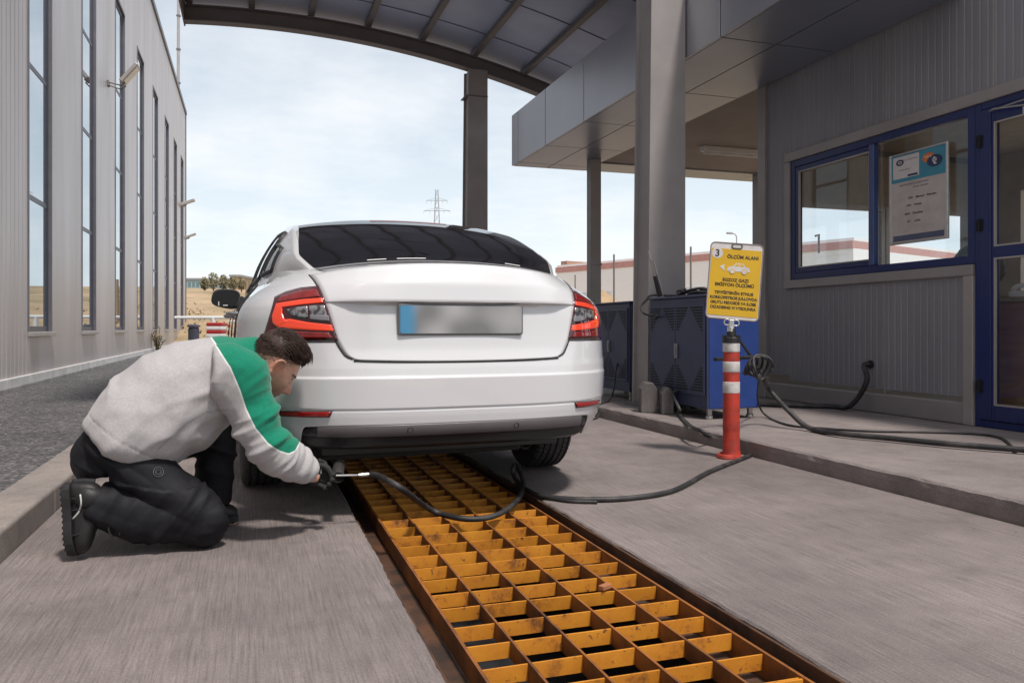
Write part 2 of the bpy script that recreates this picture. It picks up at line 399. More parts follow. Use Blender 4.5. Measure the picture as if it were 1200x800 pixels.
# loose stones along the asphalt strip
peb = MB()
for i in range(900):
    x = random.uniform(-2.5, -1.06); y = random.uniform(2.4, 16); s = random.uniform(0.003, 0.011)
    a = random.random()*6.28
    V = [(x+s*math.cos(a+k*2.09)*random.uniform(.7, 1.2), y+s*math.sin(a+k*2.09)*random.uniform(.7, 1.2), 0.089) for k in range(3)]
    peb.add(V+[(x, y, 0.089+s*0.7)], [(0, 1, 3), (1, 2, 3), (2, 0, 3)])
for i in range(420):
    if i % 2: x = 2.99-abs(random.gauss(0, 0.10)); y = random.uniform(2.2, 8)
    else: x = -0.81+abs(random.gauss(0, 0.12)); y = random.uniform(2.2, 10)
    s = random.uniform(0.0015, 0.006); a = random.random()*6.28
    V = [(x+s*math.cos(a+k*2.09)*random.uniform(.7, 1.2), y+s*math.sin(a+k*2.09)*random.uniform(.7, 1.2), 0.0008) for k in range(3)]
    peb.add(V+[(x, y, 0.001+s*0.7)], [(0, 1, 3), (1, 2, 3), (2, 0, 3)])
tag(peb.build('loose_gravel', M('gravel_stone', (0.30, 0.28, 0.27), 0.9, col2=(0.10, 0.1, 0.1), nscale=30)), 'small loose stones and grit on the asphalt strip and along the kerbs', 'gravel', kind='stuff')

# ------------------------------------------------------------------ yellow gratings and pit rails
def grate_mat():
    m, nt, b = newmat('rusty_yellow_paint'); b.inputs['Roughness'].default_value = 0.55
    v = coordmap(nt); f = noise(nt, v, 7, 8, 0.7); g = noise(nt, v, 45, 5, 0.7)
    c = ramp(nt, f, [(0.34, (0.14, 0.05, 0.02)), (0.46, (0.58, 0.215, 0.02)), (0.72, (0.72, 0.31, 0.026))])
    c = mix(nt, ramp(nt, g, [(0.60, (0, 0, 0)), (0.68, (1, 1, 1))]), c, (0.16, 0.06, 0.025))
    nt.links.new(c, b.inputs['Base Color']); bumpn(nt, b, g, 0.3, 0.002); return m
m_grate = grate_mat()
m_gratelong = M('shaded_rusty_yellow', (0.33, 0.115, 0.022), 0.65, col2=(0.085, 0.035, 0.018), nscale=6, lo=0.35, hi=0.62, bump=0.3, bscale=50, bdist=0.002)  # rusty yellow darkened: shade on the bars' side faces is put into the colour
m_rust = M('rusty_steel', (0.115, 0.052, 0.026), 0.75, 0.1, col2=(0.040, 0.024, 0.018), nscale=9, bump=0.4, bscale=60)
GX0, GP, GT = 0.517, 0.149, -0.026
secs = [(-0.35, 1.60, 13, 'nearest yellow grating section, its front cells cut by the picture edge'),
        (1.603, 3.33, 12, 'middle yellow grating section in front of the car, with a brick chip on it'),
        (3.333, 5.06, 12, 'yellow grating section half under the rear bumper of the white car'),
        (5.063, 6.79, 12, 'deeply shaded yellow grating section under the middle of the white car')]
for y0, y1, n, lab in secs:
    g = thing('floor_grating', (0.89, (y0+y1)/2, GT-0.065), lab, 'grating', 'yellow gratings over the pit')
    for i in range(6):
        x = GX0+GP*i if i else 0.535
        th = 0.007 if 0 < i < 5 else 0.009
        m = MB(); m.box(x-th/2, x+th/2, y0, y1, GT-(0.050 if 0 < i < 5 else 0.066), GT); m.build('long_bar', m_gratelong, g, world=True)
    for j in range(n+1):
        y = y0+0.004+(y1-y0-0.008)*j/n
        m = MB(); dz = random.uniform(-0.003, -0.0015); dy = random.uniform(-0.004, 0.004)
        xa, xb = 0.541, GX0+GP*5-0.0055; dl, dr = random.uniform(-0.004, 0.004), random.uniform(-0.004, 0.004); tl, tr_ = random.uniform(-0.004, 0), random.uniform(-0.004, 0); ln_ = random.uniform(-0.004, 0.004)
        vs_ = [(x_, y+(dl if x_ == xa else dr)+dy+t_+(ln_ if zz < 0 else 0), GT+(-0.046 if zz < 0 else dz-0.0005+(tl if x_ == xa else tr_))) for zz in (-1, 1) for (x_, t_) in ((xa, -0.003), (xb, -0.003), (xb, 0.003), (xa, 0.003))]
        m.add(vs_, [(0, 3, 2, 1), (4, 5, 6, 7), (0, 1, 5, 4), (1, 2, 6, 5), (2, 3, 7, 6), (3, 0, 4, 7)])
        m.build('cross_bar', m_grate, g, world=True)
for s, lab in ((0, 'rusty steel channel lining the left edge of the pit'), (1, 'rusty steel angle lining the right edge of the pit')):
    m = MB()
    if s == 0:
        m.box(0.425, 0.53, PY0, PY1, -0.112, -0.094); m.box(0.440, 0.448, PY0, PY1, -0.0945, -0.030)
    else:
        m.box(1.291, 1.301, PY0, PY1, -0.118, -0.004); m.box(1.20, 1.2905, PY0, PY1, -0.112, -0.0945)
    tag(m.build('pit_rail', m_rust, bevel=0.002), lab, 'steel rail', 'steel rails along the pit')
for (px, py, sx, sy, rz, lab) in [(709, 690, 0.045, 0.022, 0.5, 'broken brick chip lying on the middle yellow grating')]:
    p = on_z(px, py, GT); m = MB(); m.box(-sx/2, sx/2, -sy/2, sy/2, 0.0005, 0.016)
    o = m.build('brick_chip', M('brick', (0.42, 0.17, 0.08), 0.85, col2=(0.33, 0.13, 0.06), nscale=40), bevel=0.003); o.location = p; o.rotation_euler = (0, 0, rz)
    tag(o, lab, 'brick chip')
m = MB(); m.box(0.86, 1.26, 1.62, 1.74, -0.618, -0.58)
m = MB(); m.tube([(1.02, 1.15, -0.155), (1.10, 1.62, -0.15), (1.24, 1.80, -0.15)], [(0.05, 0.02)]*3, 8)
tag(m.build('loose_board', M('pale_timber', (0.62, 0.36, 0.14), 0.7)), 'pale board lying below the nearest grating cells', 'board')

# ------------------------------------------------------------------ left building
LX = -2.6
lb = thing('factory_building', (LX-5, 18, 0), 'long grey metal clad building with eight tall narrow windows on the left', 'building')
WY = [(11.21, 12.41), (14.52, 15.72), (17.90, 19.15), (21.2, 22.45), (24.5, 25.75), (27.8, 29.05), (31.0, 32.2), (34.0, 35.2)]
ZT = 9.93; WB, WT = 0.76, 7.6
def ribs(mb, X, y0, y1, z0, z1, pitch, dep, sgn, frac=0.2, joints=None):
    """vertical ribbed sheet facing sgn*X, drawn as one extruded profile"""
    pr_ = [(X, y0)]; n = max(1, int(round((y1-y0)/pitch))); p = (y1-y0)/n
    for i in range(n):
        a = y0+i*p
        pr_ += [(X, a+p*(0.5-frac)), (X-sgn*dep, a+p*(0.5-frac*0.5)), (X-sgn*dep, a+p*(0.5+frac*0.5)), (X, a+p*(0.5+frac))]
    pr_.append((X, y1))
    mb.grid([[(x, y, z) for z in (z0, z1)] for x, y in pr_])
m = MB(); edges = [-20.0]+[v for ab in WY for v in ab]+[36.5]  # unseen stretch behind the camera, added to hold back low sky light
for i in range(0, len(edges), 2): ribs(m, LX, edges[i], edges[i+1], 0.2, ZT, 0.17 if i == 0 else 0.33, 0.007 if i == 0 else 0.002, 1, 0.14)
for a, b in WY:
    ribs(m, LX, a, b, 0.2, WB, 0.33, 0.002, 1, 0.14); ribs(m, LX, a, b, WT, ZT, 0.33, 0.002, 1, 0.14)
m.grid([[(x, 36.5, z) for z in (0, ZT)] for x in (LX, LX-12)]); m.grid([[(x, -20.0, z) for z in (0, ZT)] for x in (LX, LX-12)]); m.grid([[(LX-12, y, z) for z in (0, ZT)] for y in (-20, 36.5)])
m.grid([[(x, y, ZT-0.02) for y in (-20, 36.5)] for x in (LX, LX-12)])
m.build('wall', m_clad, lb, world=True, fix=False)
m = MB(); m.box(LX-0.02, LX+0.035, -20, 36.53, 0.135, 0.235); m.build('plinth_strip', m_plinthw, lb, world=True, bevel=0.004)
m = MB(); m.box(LX-0.02, LX+0.05, -20, 36.52, 0.0, 0.134); m.build('plinth', m_plinthg, lb, world=True, bevel=0.004)
m = MB(); m.box(LX-0.2, LX+0.05, -20.1, 36.56, ZT-0.10, ZT+0.06); m.box(LX-0.05, LX+0.03, 36.47, 36.55, 0.25, ZT-0.102); m.build('roof_trim', M('dark_flashing', (0.12, 0.12, 0.14), 0.4, 0.4), lb, world=True, bevel=0.006)
m = MB()
for i in range(0, len(edges), 2):
    for y in (edges[i], edges[i+1]):
        if -19 < y < 36.4: m.box(LX-0.10, LX+0.012, y-0.018, y+0.018, WB-0.03, WT+0.03)
for a, b in WY: m.box(LX-0.10, LX+0.013, a-0.02, b+0.02, WT-0.02, WT+0.035)
m.build('window_trim', M('slate_trim', (0.17, 0.165, 0.19), 0.45, 0.2), lb, world=True)
for a, b in WY:
    m = MB(); fx0, fx1 = LX-0.095, LX-0.030
    for y0, y1 in ((a+0.018, a+0.085), (b-0.085, b-0.018)): m.box(fx0, fx1, y0, y1, WB, WT-0.021)
    for z in (WB+0.035, 2.46, 4.12, 5.75, WT-0.06): m.box(fx0, fx1-0.004, a+0.086, b-0.086, z-0.035, z+0.035)
    f = m.build('window', m_winframe, lb, world=True, bevel=0.004)
    m = MB(); m.box(LX-0.052, LX-0.040, a+0.08, b-0.08, WB+0.03, WT-0.05); m.build('pane', m_winglass, f, world=False)
    f.children[0].data.transform(Matrix.Translation(-wloc(lb)))
    m = MB(); m.box(LX-0.14, LX+0.06, a-0.02, b+0.02, WB-0.06, WB-0.004); o = m.build('sill', m_trimlight, f, bevel=0.006); o.data.transform(Matrix.Translation(-wloc(lb)))
# lightning mast behind the roof
p = on_y(208, 110, 38.5)
m = MB(); m.tube([(p.x, 38.5, 0.3), (p.x+0.05, 38.5, 19.0)], [0.085, 0.06], 8)
ms = thing('mast', (p.x, 38.5, 0.3), 'thin tall metal mast rising behind the far end of the grey building', 'mast')
m.build('pole', m_trimlight, ms, world=True)
m = MB()
for z in np.arange(1.2, 18.5, 1.5): m.lathe([(0.10, 0), (0.10, 0.06)], (p.x+0.003*z, 38.5, z), 8)
m.build('clamp', m_beam, ms, world=True)
# wall lamps and cameras
def floodlight(y, z, lab, s=1.0):
    t = thing('floodlight', (LX, y, z), lab, 'floodlight', 'floodlights on the grey building')
    m = MB(); m.box(0, 0.03, -0.07, 0.07, -0.05, 0.05); m.tube([(0.02, -0.04, 0.02), (0.25, -0.05, -0.03), (0.31, -0.05, 0.03)], 0.016, 6); m.tube([(0.02, 0.04, -0.02), (0.24, 0.05, -0.08), (0.31, 0.05, 0.0)], 0.016, 6)
    m.build('bracket', m_beam, t)
    rot = Matrix.Translation((0.30, 0, 0.05)) @ Matrix.Rotation(R_(-52), 4, 'Y')
    m = MB(); m.box(-0.05, 0.42, -0.17, 0.17, 0.0, 0.07)
    me = m.mesh('h'); me.transform(rot); h = link('lamp_head', me, M('lamp_housing', (0.42, 0.39, 0.36), 0.45, 0.4), t, bevel=0.015)
    m = MB(); m.box(0.0, 0.38, -0.14, 0.14, -0.012, -0.002); me = m.mesh('g'); me.transform(rot); link('lamp_glass', me, M('lamp_glass', (0.75, 0.70, 0.62), 0.2), h)
    return t
floodlight(17.0, 5.5, 'pale floodlight on a black bracket high on the grey building between tall windows')
def cctv(y, z, lab):
    t = thing('security_camera', (LX, y, z), lab, 'camera', 'cameras at the far end of the grey building')
    m = MB(); m.tube([(0, 0, 0), (0.16, 0, 0.0), (0.24, 0, 0.08)], 0.03, 8); m.box(0, 0.03, -0.07, 0.07, -0.07, 0.07); m.build('arm', m_trim, t)
    m = MB(); me = MB().box(-0.15, 0.42, -0.07, 0.07, 0.06, 0.18).mesh('c'); me.transform(Matrix.Translation((0.2, 0, 0)) @ Matrix.Rotation(R_(-22), 4, 'Y')); link('camera_body', me, m_trimlight, t, bevel=0.02)
    return t
cctv(33.6, 5.55, 'upper security camera at the far corner of the grey building')
t = cctv(36.1, 4.55, 'lower small security camera below the other at the far wall corner'); t.scale = (0.8, 0.8, 0.8)
# weed by the wall
def weed(loc, h, n, lab, name='weed'):
    t = thing(name, loc, lab, 'plant'); m = MB(); lf = MB()
    for i in range(n):
        a = random.random()*6.28; sp = random.uniform(0.05, 0.35)*h; hh = h*random.uniform(0.5, 1)
        pts = [(0.02*math.cos(a), 0.02*math.sin(a), 0), (sp*0.4*math.cos(a), sp*0.4*math.sin(a), hh*0.55), (sp*math.cos(a), sp*math.sin(a), hh)]
        c = crom(pts, 5); m.tube(c, [0.006*h*2]*len(c), 4)
        for q in c[2:]:
            for k in range(3):
                b = random.random()*6.28; L = h*random.uniform(0.06, 0.14)
                d = Vector((math.cos(b), math.sin(b), random.uniform(-0.1, 0.8))); s_ = d.cross(Vector((0, 0, 1))).normalized()*L*0.25
                lf.add([q, q+d*L*0.5+s_, q+d*L, q+d*L*0.5-s_], [(0, 1, 2, 3)])
    m.build('stem', M('weed_stem', (0.22, 0.18, 0.09), 0.8), t); lf.build('leaves', M('weed_leaf', (0.24, 0.19, 0.10), 0.7, col2=(0.32, 0.25, 0.14)), t)
weed((LX+0.16, 24.2, 0.085), 0.75, 12, 'dry bushy weed growing at the foot of the grey wall')

# ------------------------------------------------------------------ vaulted canopy with columns
CYN, CYF = 6.4, 12.9
def vault(x): return 5.44-0.0325*(x-0.3)**2
VX0, VX1 = -0.93, 5.6; VY0, VY1 = 6.15, 13.05
vc = thing('vaulted_canopy', (3.56, 9.6, 0.1), 'big vaulted steel canopy on two tall columns over the lane', 'canopy')
xsv = np.linspace(VX0, VX1, 40)
m = MB(); m.grid([[(x, y, vault(x)+0.32+dz) for y in (VY0, VY1)] for dz in (0,) for x in xsv]); m.grid([[(x, y, vault(x)+0.38) for y in (VY0, VY1)] for x in xsv])
m.build('roof_sheet', m_roof, vc, world=True, smooth=True)
m = MB()
for y in np.arange(VY0+0.7, VY1, 1.3):
    m.grid([[(x, y+dy, vault(x)+0.316) for dy in (-0.012, 0.012)] for x in xsv])
m.build('sheet_joint', m_dark, vc, world=True)
for y in (CYN+0.16, CYF):
    m = MB(); h0, h1 = 0.0, 0.25
    P = [(y-0.09, 0), (y+0.09, 0), (y+0.09, 0.018), (y+0.006, 0.02), (y+0.006, 0.22), (y+0.09, 0.222), (y+0.09, 0.24), (y-0.09, 0.24), (y-0.09, 0.222), (y-0.006, 0.22), (y-0.006, 0.02), (y-0.09, 0.018), (y-0.09, 0)]
    m.grid([[(x, yy, vault(x)+z) for yy, z in P] for x in xsv])
    m.build('arch_beam', m_beam, vc, world=True)
for k in range(8):
    x = -0.86+0.885*k if k else -0.86
    m = MB(); zc = vault(x)
    m.box(x-0.045, x+0.045, VY0+0.02, VY1-0.02, zc+0.243, zc+0.312)
    m.build('purlin', m_beam, vc, world=True)
m = MB(); m.box(VX0-0.02, VX0+0.0, VY0, VY1, vault(VX0)-0.01, vault(VX0)+0.4); m.build('edge_trim', m_beam, vc, world=True)
def column(y, top, topw, botw):
    m = MB(); xc = 3.565; n = 2
    def sec(z, w, d):
        x0, x1, y0, y1 = xc+0.195-w, xc+0.195, y, y+d; tf = 0.022; tw = 0.014; ym = y+d/2
        # flanges face -Y and +Y, web between set back from the left face
        return [(x0, y0), (x1, y0), (x1, y0+tf), (xc+tw, y0+tf+0.001), (xc+tw, y1-tf-0.001), (x1, y1-tf), (x1, y1), (x0, y1), (x0, y1-tf), (x0+0.03, y1-tf-0.001), (x0+0.03, y0+tf+0.001), (x0, y0+tf)]
    lo, hi = sec(0, botw, 0.30), sec(1, topw, 0.30)
    m.grid([[(x, yy, z) for x, yy in s_+[s_[0]]] for s_, z in ((lo, 0.125), (hi, top))])
    c = m.build('column', m_steel, vc, world=True)
    b = MB(); b.box(xc-botw/2-0.06, xc+botw/2+0.06, y-0.06, y+0.36, 0.098, 0.124)
    o = b.build('base_plate', m_beam, c); o.data.transform(Matrix.Translation(-wloc(vc)))
    b = MB(); b.box(xc-topw/2-0.02, xc+topw/2+0.03, y-0.025, y+0.325, top-0.45, top-0.435); o = b.build('splice_plate', m_beam, c); o.data.transform(Matrix.Translation(-wloc(vc)))
    return c
column(CYN, vault(3.56)+0.24, 0.325, 0.385); column(CYF-0.15, vault(3.56)-0.005, 0.33, 0.385)

# ------------------------------------------------------------------ booth
BX = 5.0; BY0, BY1 = 2.0, 7.0; BZ = 3.36; BX1 = 8.0
bt = thing('inspection_booth', (6.5, 4.5, 0.1), 'dark grey ribbed metal booth with blue framed window and door under a flat canopy', 'booth')
W0, W1, WZ0, WZ1 = 4.445, 6.49, 1.285, 2.40
D0, D1, DZ1 = 3.42, 4.40, 2.42
m = MB()
ribs(m, BX, W1+0.06, BY1-0.10, 0.35, BZ, 0.066, 0.004, -1, 0.16)
ribs(m, BX, D0-0.3, W1+0.06, WZ1+0.09, BZ, 0.066, 0.004, -1, 0.16); ribs(m, BX, BY0, D0-0.3, 0.35, BZ, 0.066, 0.004, -1, 0.16)
ribs(m, BX, W0+0.07, W1+0.06, 0.30, WZ0-0.08, 0.066, 0.004, -1, 0.16)
# end walls, back wall with a wide window, floor, ceiling
EX0, EX1, EZ0, EZ1 = 5.42, 7.70, 1.22, 2.12
for (xa, xb, za, zb) in ((BX, EX0, 0.1, BZ), (EX1, BX1, 0.1, BZ), (EX0, EX1, 0.1, EZ0), (EX0, EX1, EZ1, BZ)): m.grid([[(x, BY1, z) for z in (za, zb)] for x in (xa, xb)])
m.build('wall', m_booth, bt, world=True, fix=False)
m = MB()
for (y0, y1, z0, z1) in ((BY0, BY1, 0.1, 1.0), (BY0, BY1, 2.3, BZ), (BY0, 2.6, 1.0, 2.3), (BY1-0.5, BY1, 1.0, 2.3), (4.4, 4.6, 1.0, 2.3)): m.box(BX1-0.06, BX1, y0, y1, z0, z1)
m.box(BX+0.03, BX1-0.062, BY0, BY0+0.05, 0.1, BZ); m.box(BX+0.08, BX1-0.062, BY0+0.051, BY1-0.03, 0.06, 0.1); m.box(BX+0.08, BX1-0.062, BY0+0.051, BY1-0.03, 2.72, 2.76); [m.box(xa, xb, BY1-0.03, BY1-0.008, za, zb) for (xa, xb, za, zb) in ((BX+0.06, EX0, 0.1, 2.66), (EX1, BX1-0.062, 0.1, 2.66), (EX0, EX1, 0.1, EZ0), (EX0, EX1, EZ1, 2.66))]
m.build('interior', m_inwall, bt, world=True)
m = MB(); m.box(BX-0.035, BX+0.02, BY1-0.10, BY1+0.02, 0.10, BZ); m.build('corner_trim', m_trim, bt, world=True, bevel=0.006)
m = MB(); m.box(BX-0.03, BX+0.03, D0-0.3, W1+0.1, WZ1+0.02, WZ1+0.11); m.box(BX-0.03, BX+0.03, W1+0.03, W1+0.1, WZ0-0.10, WZ1+0.019)
m.box(BX-0.032, BX+0.03, W0+0.005, W1+0.099, WZ0-0.095, WZ0-0.015); m.build('window_trim', m_trim, bt, world=True, bevel=0.006)
m = MB(); m.box(BX-0.034, BX+0.05, W0-0.0, W0+0.085, 0.10, WZ0-0.0955); m.build('door_side_trim', m_trimlight, bt, world=True, bevel=0.006)
m = MB(); m.box(BX-0.022, BX+0.03, W0+0.086, BY1-0.101, 0.10, 0.26); m.build('base_trim', m_trim, bt, world=True, bevel=0.01)
m = MB()
for y in (5.32, 6.3): m.box(BX-0.004, BX+0.01, y-0.006, y+0.006, 0.27, WZ0-0.1) if y < 6 else None
for y in (5.3, 4.3): m.box(BX-0.004, BX+0.01, y-0.005, y+0.005, WZ1+0.115, BZ)
m.build('panel_joint', m_trimlight, bt, world=True)
# window: fixed right light, sliding left light
def ring(mb, x0, x1, y0, y1, z0, z1, t):
    mb.box(x0, x1, y0, y0+t, z0, z1); mb.box(x0, x1, y1-t, y1, z0, z1); mb.box(x0+0.001, x1-0.001, y0+t, y1-t, z0, z0+t); mb.box(x0+0.001, x1-0.001, y0+t, y1-t, z1-t, z1)
def sub(parent, mb, name, mat, **k):
    o = mb.build(name, mat, parent, **k); r = parent
    while r.parent: r = r.parent
    o.data.transform(Matrix.Translation(-wloc(r))); return o
m = MB(); ring(m, BX-0.012, BX+0.05, W0, W1+0.028, WZ0-0.012, WZ1+0.018, 0.062)
wf = m.build('window', m_blue, bt, world=True, bevel=0.004)
m = MB(); ring(m, BX-0.006, BX+0.034, 5.44, W1-0.036, WZ0+0.052, WZ1-0.046, 0.05); sub(wf, m, 'sash', m_blue, bevel=0.004)
m = MB(); m.box(BX-0.028, BX+0.03, 5.42, 5.475, WZ0+0.051, WZ1-0.045); sub(wf, m, 'mullion', M('blue_mullion', (0.04, 0.075, 0.24), 0.25, coat=0.4), bevel=0.006)
m = MB(); m.box(BX+0.012, BX+0.018, W0+0.06, 5.42, WZ0+0.05, WZ1-0.044); m.box(BX+0.016, BX+0.022, 5.47, W1-0.07, WZ0+0.10, WZ1-0.094); sub(wf, m, 'pane', m_glass)
m = MB(); m.tube([(BX+0.10, 6.30, 1.68), (BX+0.14, 6.30, 1.70), (BX+0.14, 6.30, 1.52)], 0.011, 8); sub(wf, m, 'handle', m_white)
# window in the end wall, seen through the booth
m = MB()
for xa, xb in ((EX0+0.002, 6.55), (6.56, EX1-0.002)):
    m.box(xa, xa+0.05, BY1-0.04, BY1+0.01, EZ0, EZ1); m.box(xb-0.05, xb, BY1-0.04, BY1+0.01, EZ0, EZ1); m.box(xa+0.05, xb-0.05, BY1-0.039, BY1+0.009, EZ0, EZ0+0.05); m.box(xa+0.05, xb-0.05, BY1-0.039, BY1+0.009, EZ1-0.05, EZ1)
ew = m.build('window', m_trimlight, bt, world=True)
m = MB(); m.box(EX0+0.05, EX1-0.05, BY1-0.014, BY1-0.009, EZ0+0.05, EZ1-0.05); sub(ew, m, 'pane', m_glass)
# door
m = MB(); ring(m, BX-0.01, BX+0.06, D0-0.06, D1+0.045, 0.10, DZ1, 0.05)
df = m.build('door_frame', m_blue, bt, world=True, bevel=0.004)
m = MB(); ring(m, BX-0.02, BX+0.03, D0, D1-0.012, 0.155, DZ1-0.055, 0.11); m.box(BX-0.019, BX+0.029, D0+0.11, D1-0.122, 1.30, 1.385)
m.box(BX-0.028, BX-0.0205, D1-0.10, D1-0.09, 0.17, DZ1-0.07)
dl = m.build('door', m_blue, bt, world=True, bevel=0.005)
m = MB(); m.box(BX+0.0, BX+0.006, D0+0.10, D1-0.115, 0.26, 1.302); m.box(BX+0.0, BX+0.006, D0+0.10, D1-0.115, 1.383, DZ1-0.16); sub(dl, m, 'pane', m_glass)
for z in (0.35, 1.5, 2.1):
    m = MB(); m.lathe([(0.011, 0), (0.011, 0.09)], (BX-0.03, D1-0.004, z), 8); m.box(BX-0.025, BX-0.0215, D1-0.03, D1+0.024, z+0.005, z+0.085); sub(dl, m, 'hinge', m_dark)
m = MB(); m.box(BX-0.075, BX-0.021, 3.72, 4.02, 2.235, 2.295); m.tube([(BX-0.06, 3.98, 2.30), (BX-0.07, 4.24, 2.335), (BX-0.04, 4.30, 2.335)], 0.009, 6); m.tube([(BX-0.04, 4.30, 2.335), (BX-0.10, 3.80, 2.34)], 0.008, 6)
sub(dl, m, 'door_closer', m_metal, bevel=0.006)
m = MB(); m.box(BX-0.06, BX+0.03, D0-0.05, D1, 0.099, 0.102)
# white/silver seals round the panes
m = MB(); ring(m, BX-0.021, BX-0.004, D0+0.105, D1-0.117, 0.262, 1.303, 0.012); ring(m, BX-0.0212, BX-0.0042, D0+0.105, D1-0.117, 1.382, DZ1-0.16, 0.012); sub(dl, m, 'seal', m_trimlight)
m = MB(); ring(m, BX-0.0075, BX+0.011, 5.486, W1-0.082, WZ0+0.098, WZ1-0.092, 0.010); sub(wf, m, 'seal', m_trimlight)
# flat canopy
FX, FY1, FZ0, FZ1 = 3.77, 11.5, 3.26, 4.02; FY0 = 4.55; FXR = 9.0
m = MB(); js = [FY0, 5.85, 7.35, 8.75, 10.05, 11.2, FY1]
for a, b in zip(js[:-1], js[1:]): m.box(FX, FX+0.03, a+0.008, b-0.008, FZ0+0.003, FZ1)
m.box(FX+0.031, FXR, FY1-0.03, FY1-0.004, FZ0+0.003, FZ1); m.build('fascia', m_fascia, bt, world=True, bevel=0.003)
m = MB(); m.box(FX+0.02, FXR, FY0, FY1-0.031, FZ0+0.05, FZ1-0.05); m.build('canopy_core', m_dark, bt, world=True)
m = MB()
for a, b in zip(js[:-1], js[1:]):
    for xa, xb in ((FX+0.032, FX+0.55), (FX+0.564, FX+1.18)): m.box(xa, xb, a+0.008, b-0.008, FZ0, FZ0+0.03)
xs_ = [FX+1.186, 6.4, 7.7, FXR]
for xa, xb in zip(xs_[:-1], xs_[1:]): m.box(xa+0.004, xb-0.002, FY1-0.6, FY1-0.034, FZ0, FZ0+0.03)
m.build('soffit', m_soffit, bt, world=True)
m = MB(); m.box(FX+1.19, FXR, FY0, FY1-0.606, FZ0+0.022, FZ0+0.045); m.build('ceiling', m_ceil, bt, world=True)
def post(px, X, w, top):
    k = (px-600)/F; Y = X*(CS-k*SN)/(SN+k*CS)
    m = MB()
    m.box(X-w/2, X+w/2, Y-w/2, Y+w/2, 0.098, top)
    m.box(X-w/2-0.012, X+w/2+0.012, Y-w/2-0.012, Y-w/2-0.001, 1.72, 1.75)
    o = m.build('support_post', m_steel, bt, world=True, bevel=0.01); return o
post(696, 4.78, 0.16, FZ0-0.002); post(889, 7.75, 0.14, FZ0-0.002)
# cut-out for the roof lamp under the ceiling
p = on_z(868, 179, FZ0-0.03)
tl = thing('ceiling_lamp', (p.x, p.y, FZ0), 'slim fluorescent tube lamp on the beige ceiling beside the booth', 'lamp')
m = MB(); m.box(-0.62, 0.62, -0.05, 0.05, -0.055, 0.021); m.build('housing', m_white, tl, bevel=0.01)
m = MB(); m.lathe([(0.016, -0.58), (0.016, 0.58)], (0, 0, -0.073), 10, axis='x'); m.build('tube', m_white, tl)
tl.rotation_euler = (0, 0, 0)
# things in the booth
dk = thing('desk', (5.7, 3.9, 0.1), 'brown wooden desk with pale top behind the booth door glass', 'desk')
m = MB(); m.box(5.35, 5.38, 2.9, 4.7, 0.12, 1.0); m.build('front_panel', m_wood, dk, world=True); m = MB(); m.box(5.33, 6.0, 2.88, 4.72, 1.001, 1.03); m.build('desk_top', m_inwall, dk, world=True, bevel=0.004)
m = MB(); m.box(5.42, 5.95, 2.9, 2.93, 0.1, 1.0); m.box(5.42, 5.95, 4.67, 4.7, 0.1, 1.0); m.build('side_panel', m_wood, dk, world=True)
lp = thing('wall_intercom', (5.36, 4.36, 1.03), 'small white desk telephone standing on the wooden desk', 'telephone')
m = MB(); m.box(-0.05, 0.06, -0.09, 0.09, 0, 0.05); m.build('base', m_white, lp, bevel=0.012); m = MB(); m.tube(crom([(-0.0, -0.09, 0.06), (0.0, -0.05, 0.085), (0, 0.05, 0.085), (0, 0.09, 0.06)], 4), 0.018, 8); m.build('handset', m_white, lp)
# row of pale knobs / basket under the poster
ch = thing('office_chair', (5.55, 4.98, 0.1), 'dark round backed chair seen through the booth window below the poster', 'chair')
m = MB(); P = [[(0.03*math.cos(v*1.3), u_*0.27*math.cos(v*0.9), 1.02+0.34*(1+math.sin(v))/2*(1-0.12*u_*u_)) for u_ in np.linspace(-1, 1, 9)] for v in np.linspace(-1.3, 1.5, 9)]
m.grid(P); m.build('backrest', m_black, ch, smooth=True, solid=0.03); 
m = MB(); m.lathe([(0.22, 0.42), (0.24, 0.46), (0.22, 0.5)], (0.25, 0, 0), 16); m.lathe([(0.03, 0.06), (0.03, 0.42)], (0.25, 0, 0), 10); m.tube([(0.1, 0, 0.46), (0.0, 0, 0.55), (0.0, 0, 1.05)], 0.02, 8); m.build('seat', m_black, ch)
m = MB()
for k in range(5): m.tube([(0.25, 0, 0.08), (0.25+0.25*math.cos(k*1.257), 0.25*math.sin(k*1.257), 0.03)], 0.018, 6)
m.build('foot_star', m_black, ch)

# poster hung inside the right window light
ps_w, ps_h = 0.50, 0.88
pc0 = on_x(1074.5, 230, BX-0.03)
po = thing('poster', (BX-0.0165, pc0.y, pc0.z-0.36), 'silver framed price poster with teal top hanging on the booth window', 'poster')
pyc = 0.0
pw, ph = 0.44, 0.88
m = MB(); ring(m, -0.012, 0.006, -pw/2, pw/2, 0, ph, 0.016); m.build('frame', m_metal, po, bevel=0.003); po.scale = (1, 1.32, 0.83)
m_paper = M('poster_paper', (0.60, 0.55, 0.52), 0.6, col2=(0.50, 0.45, 0.43), nscale=9)
m_teal = M('poster_teal', (0.06, 0.30, 0.42), 0.5); m_orange = M('poster_orange', (0.70, 0.20, 0.05), 0.5); m_navy = M('poster_navy', (0.03, 0.05, 0.12), 0.5)
m = MB(); m.box(-0.004, 0.002, -pw/2+0.016, pw/2-0.016, 0.016, ph-0.016); pp = m.build('sheet', m_paper, po)
m = MB(); m.box(-0.0055, -0.0042, -pw/2+0.018, pw/2-0.018, 0.60, ph-0.018); m.build('teal_header', m_teal, po)
m = MB(); m.box(-0.0066, -0.0056, -0.01, pw/2-0.03, 0.635, ph-0.032); m.build('white_box', M('poster_white', (0.72, 0.69, 0.68), 0.6), po)
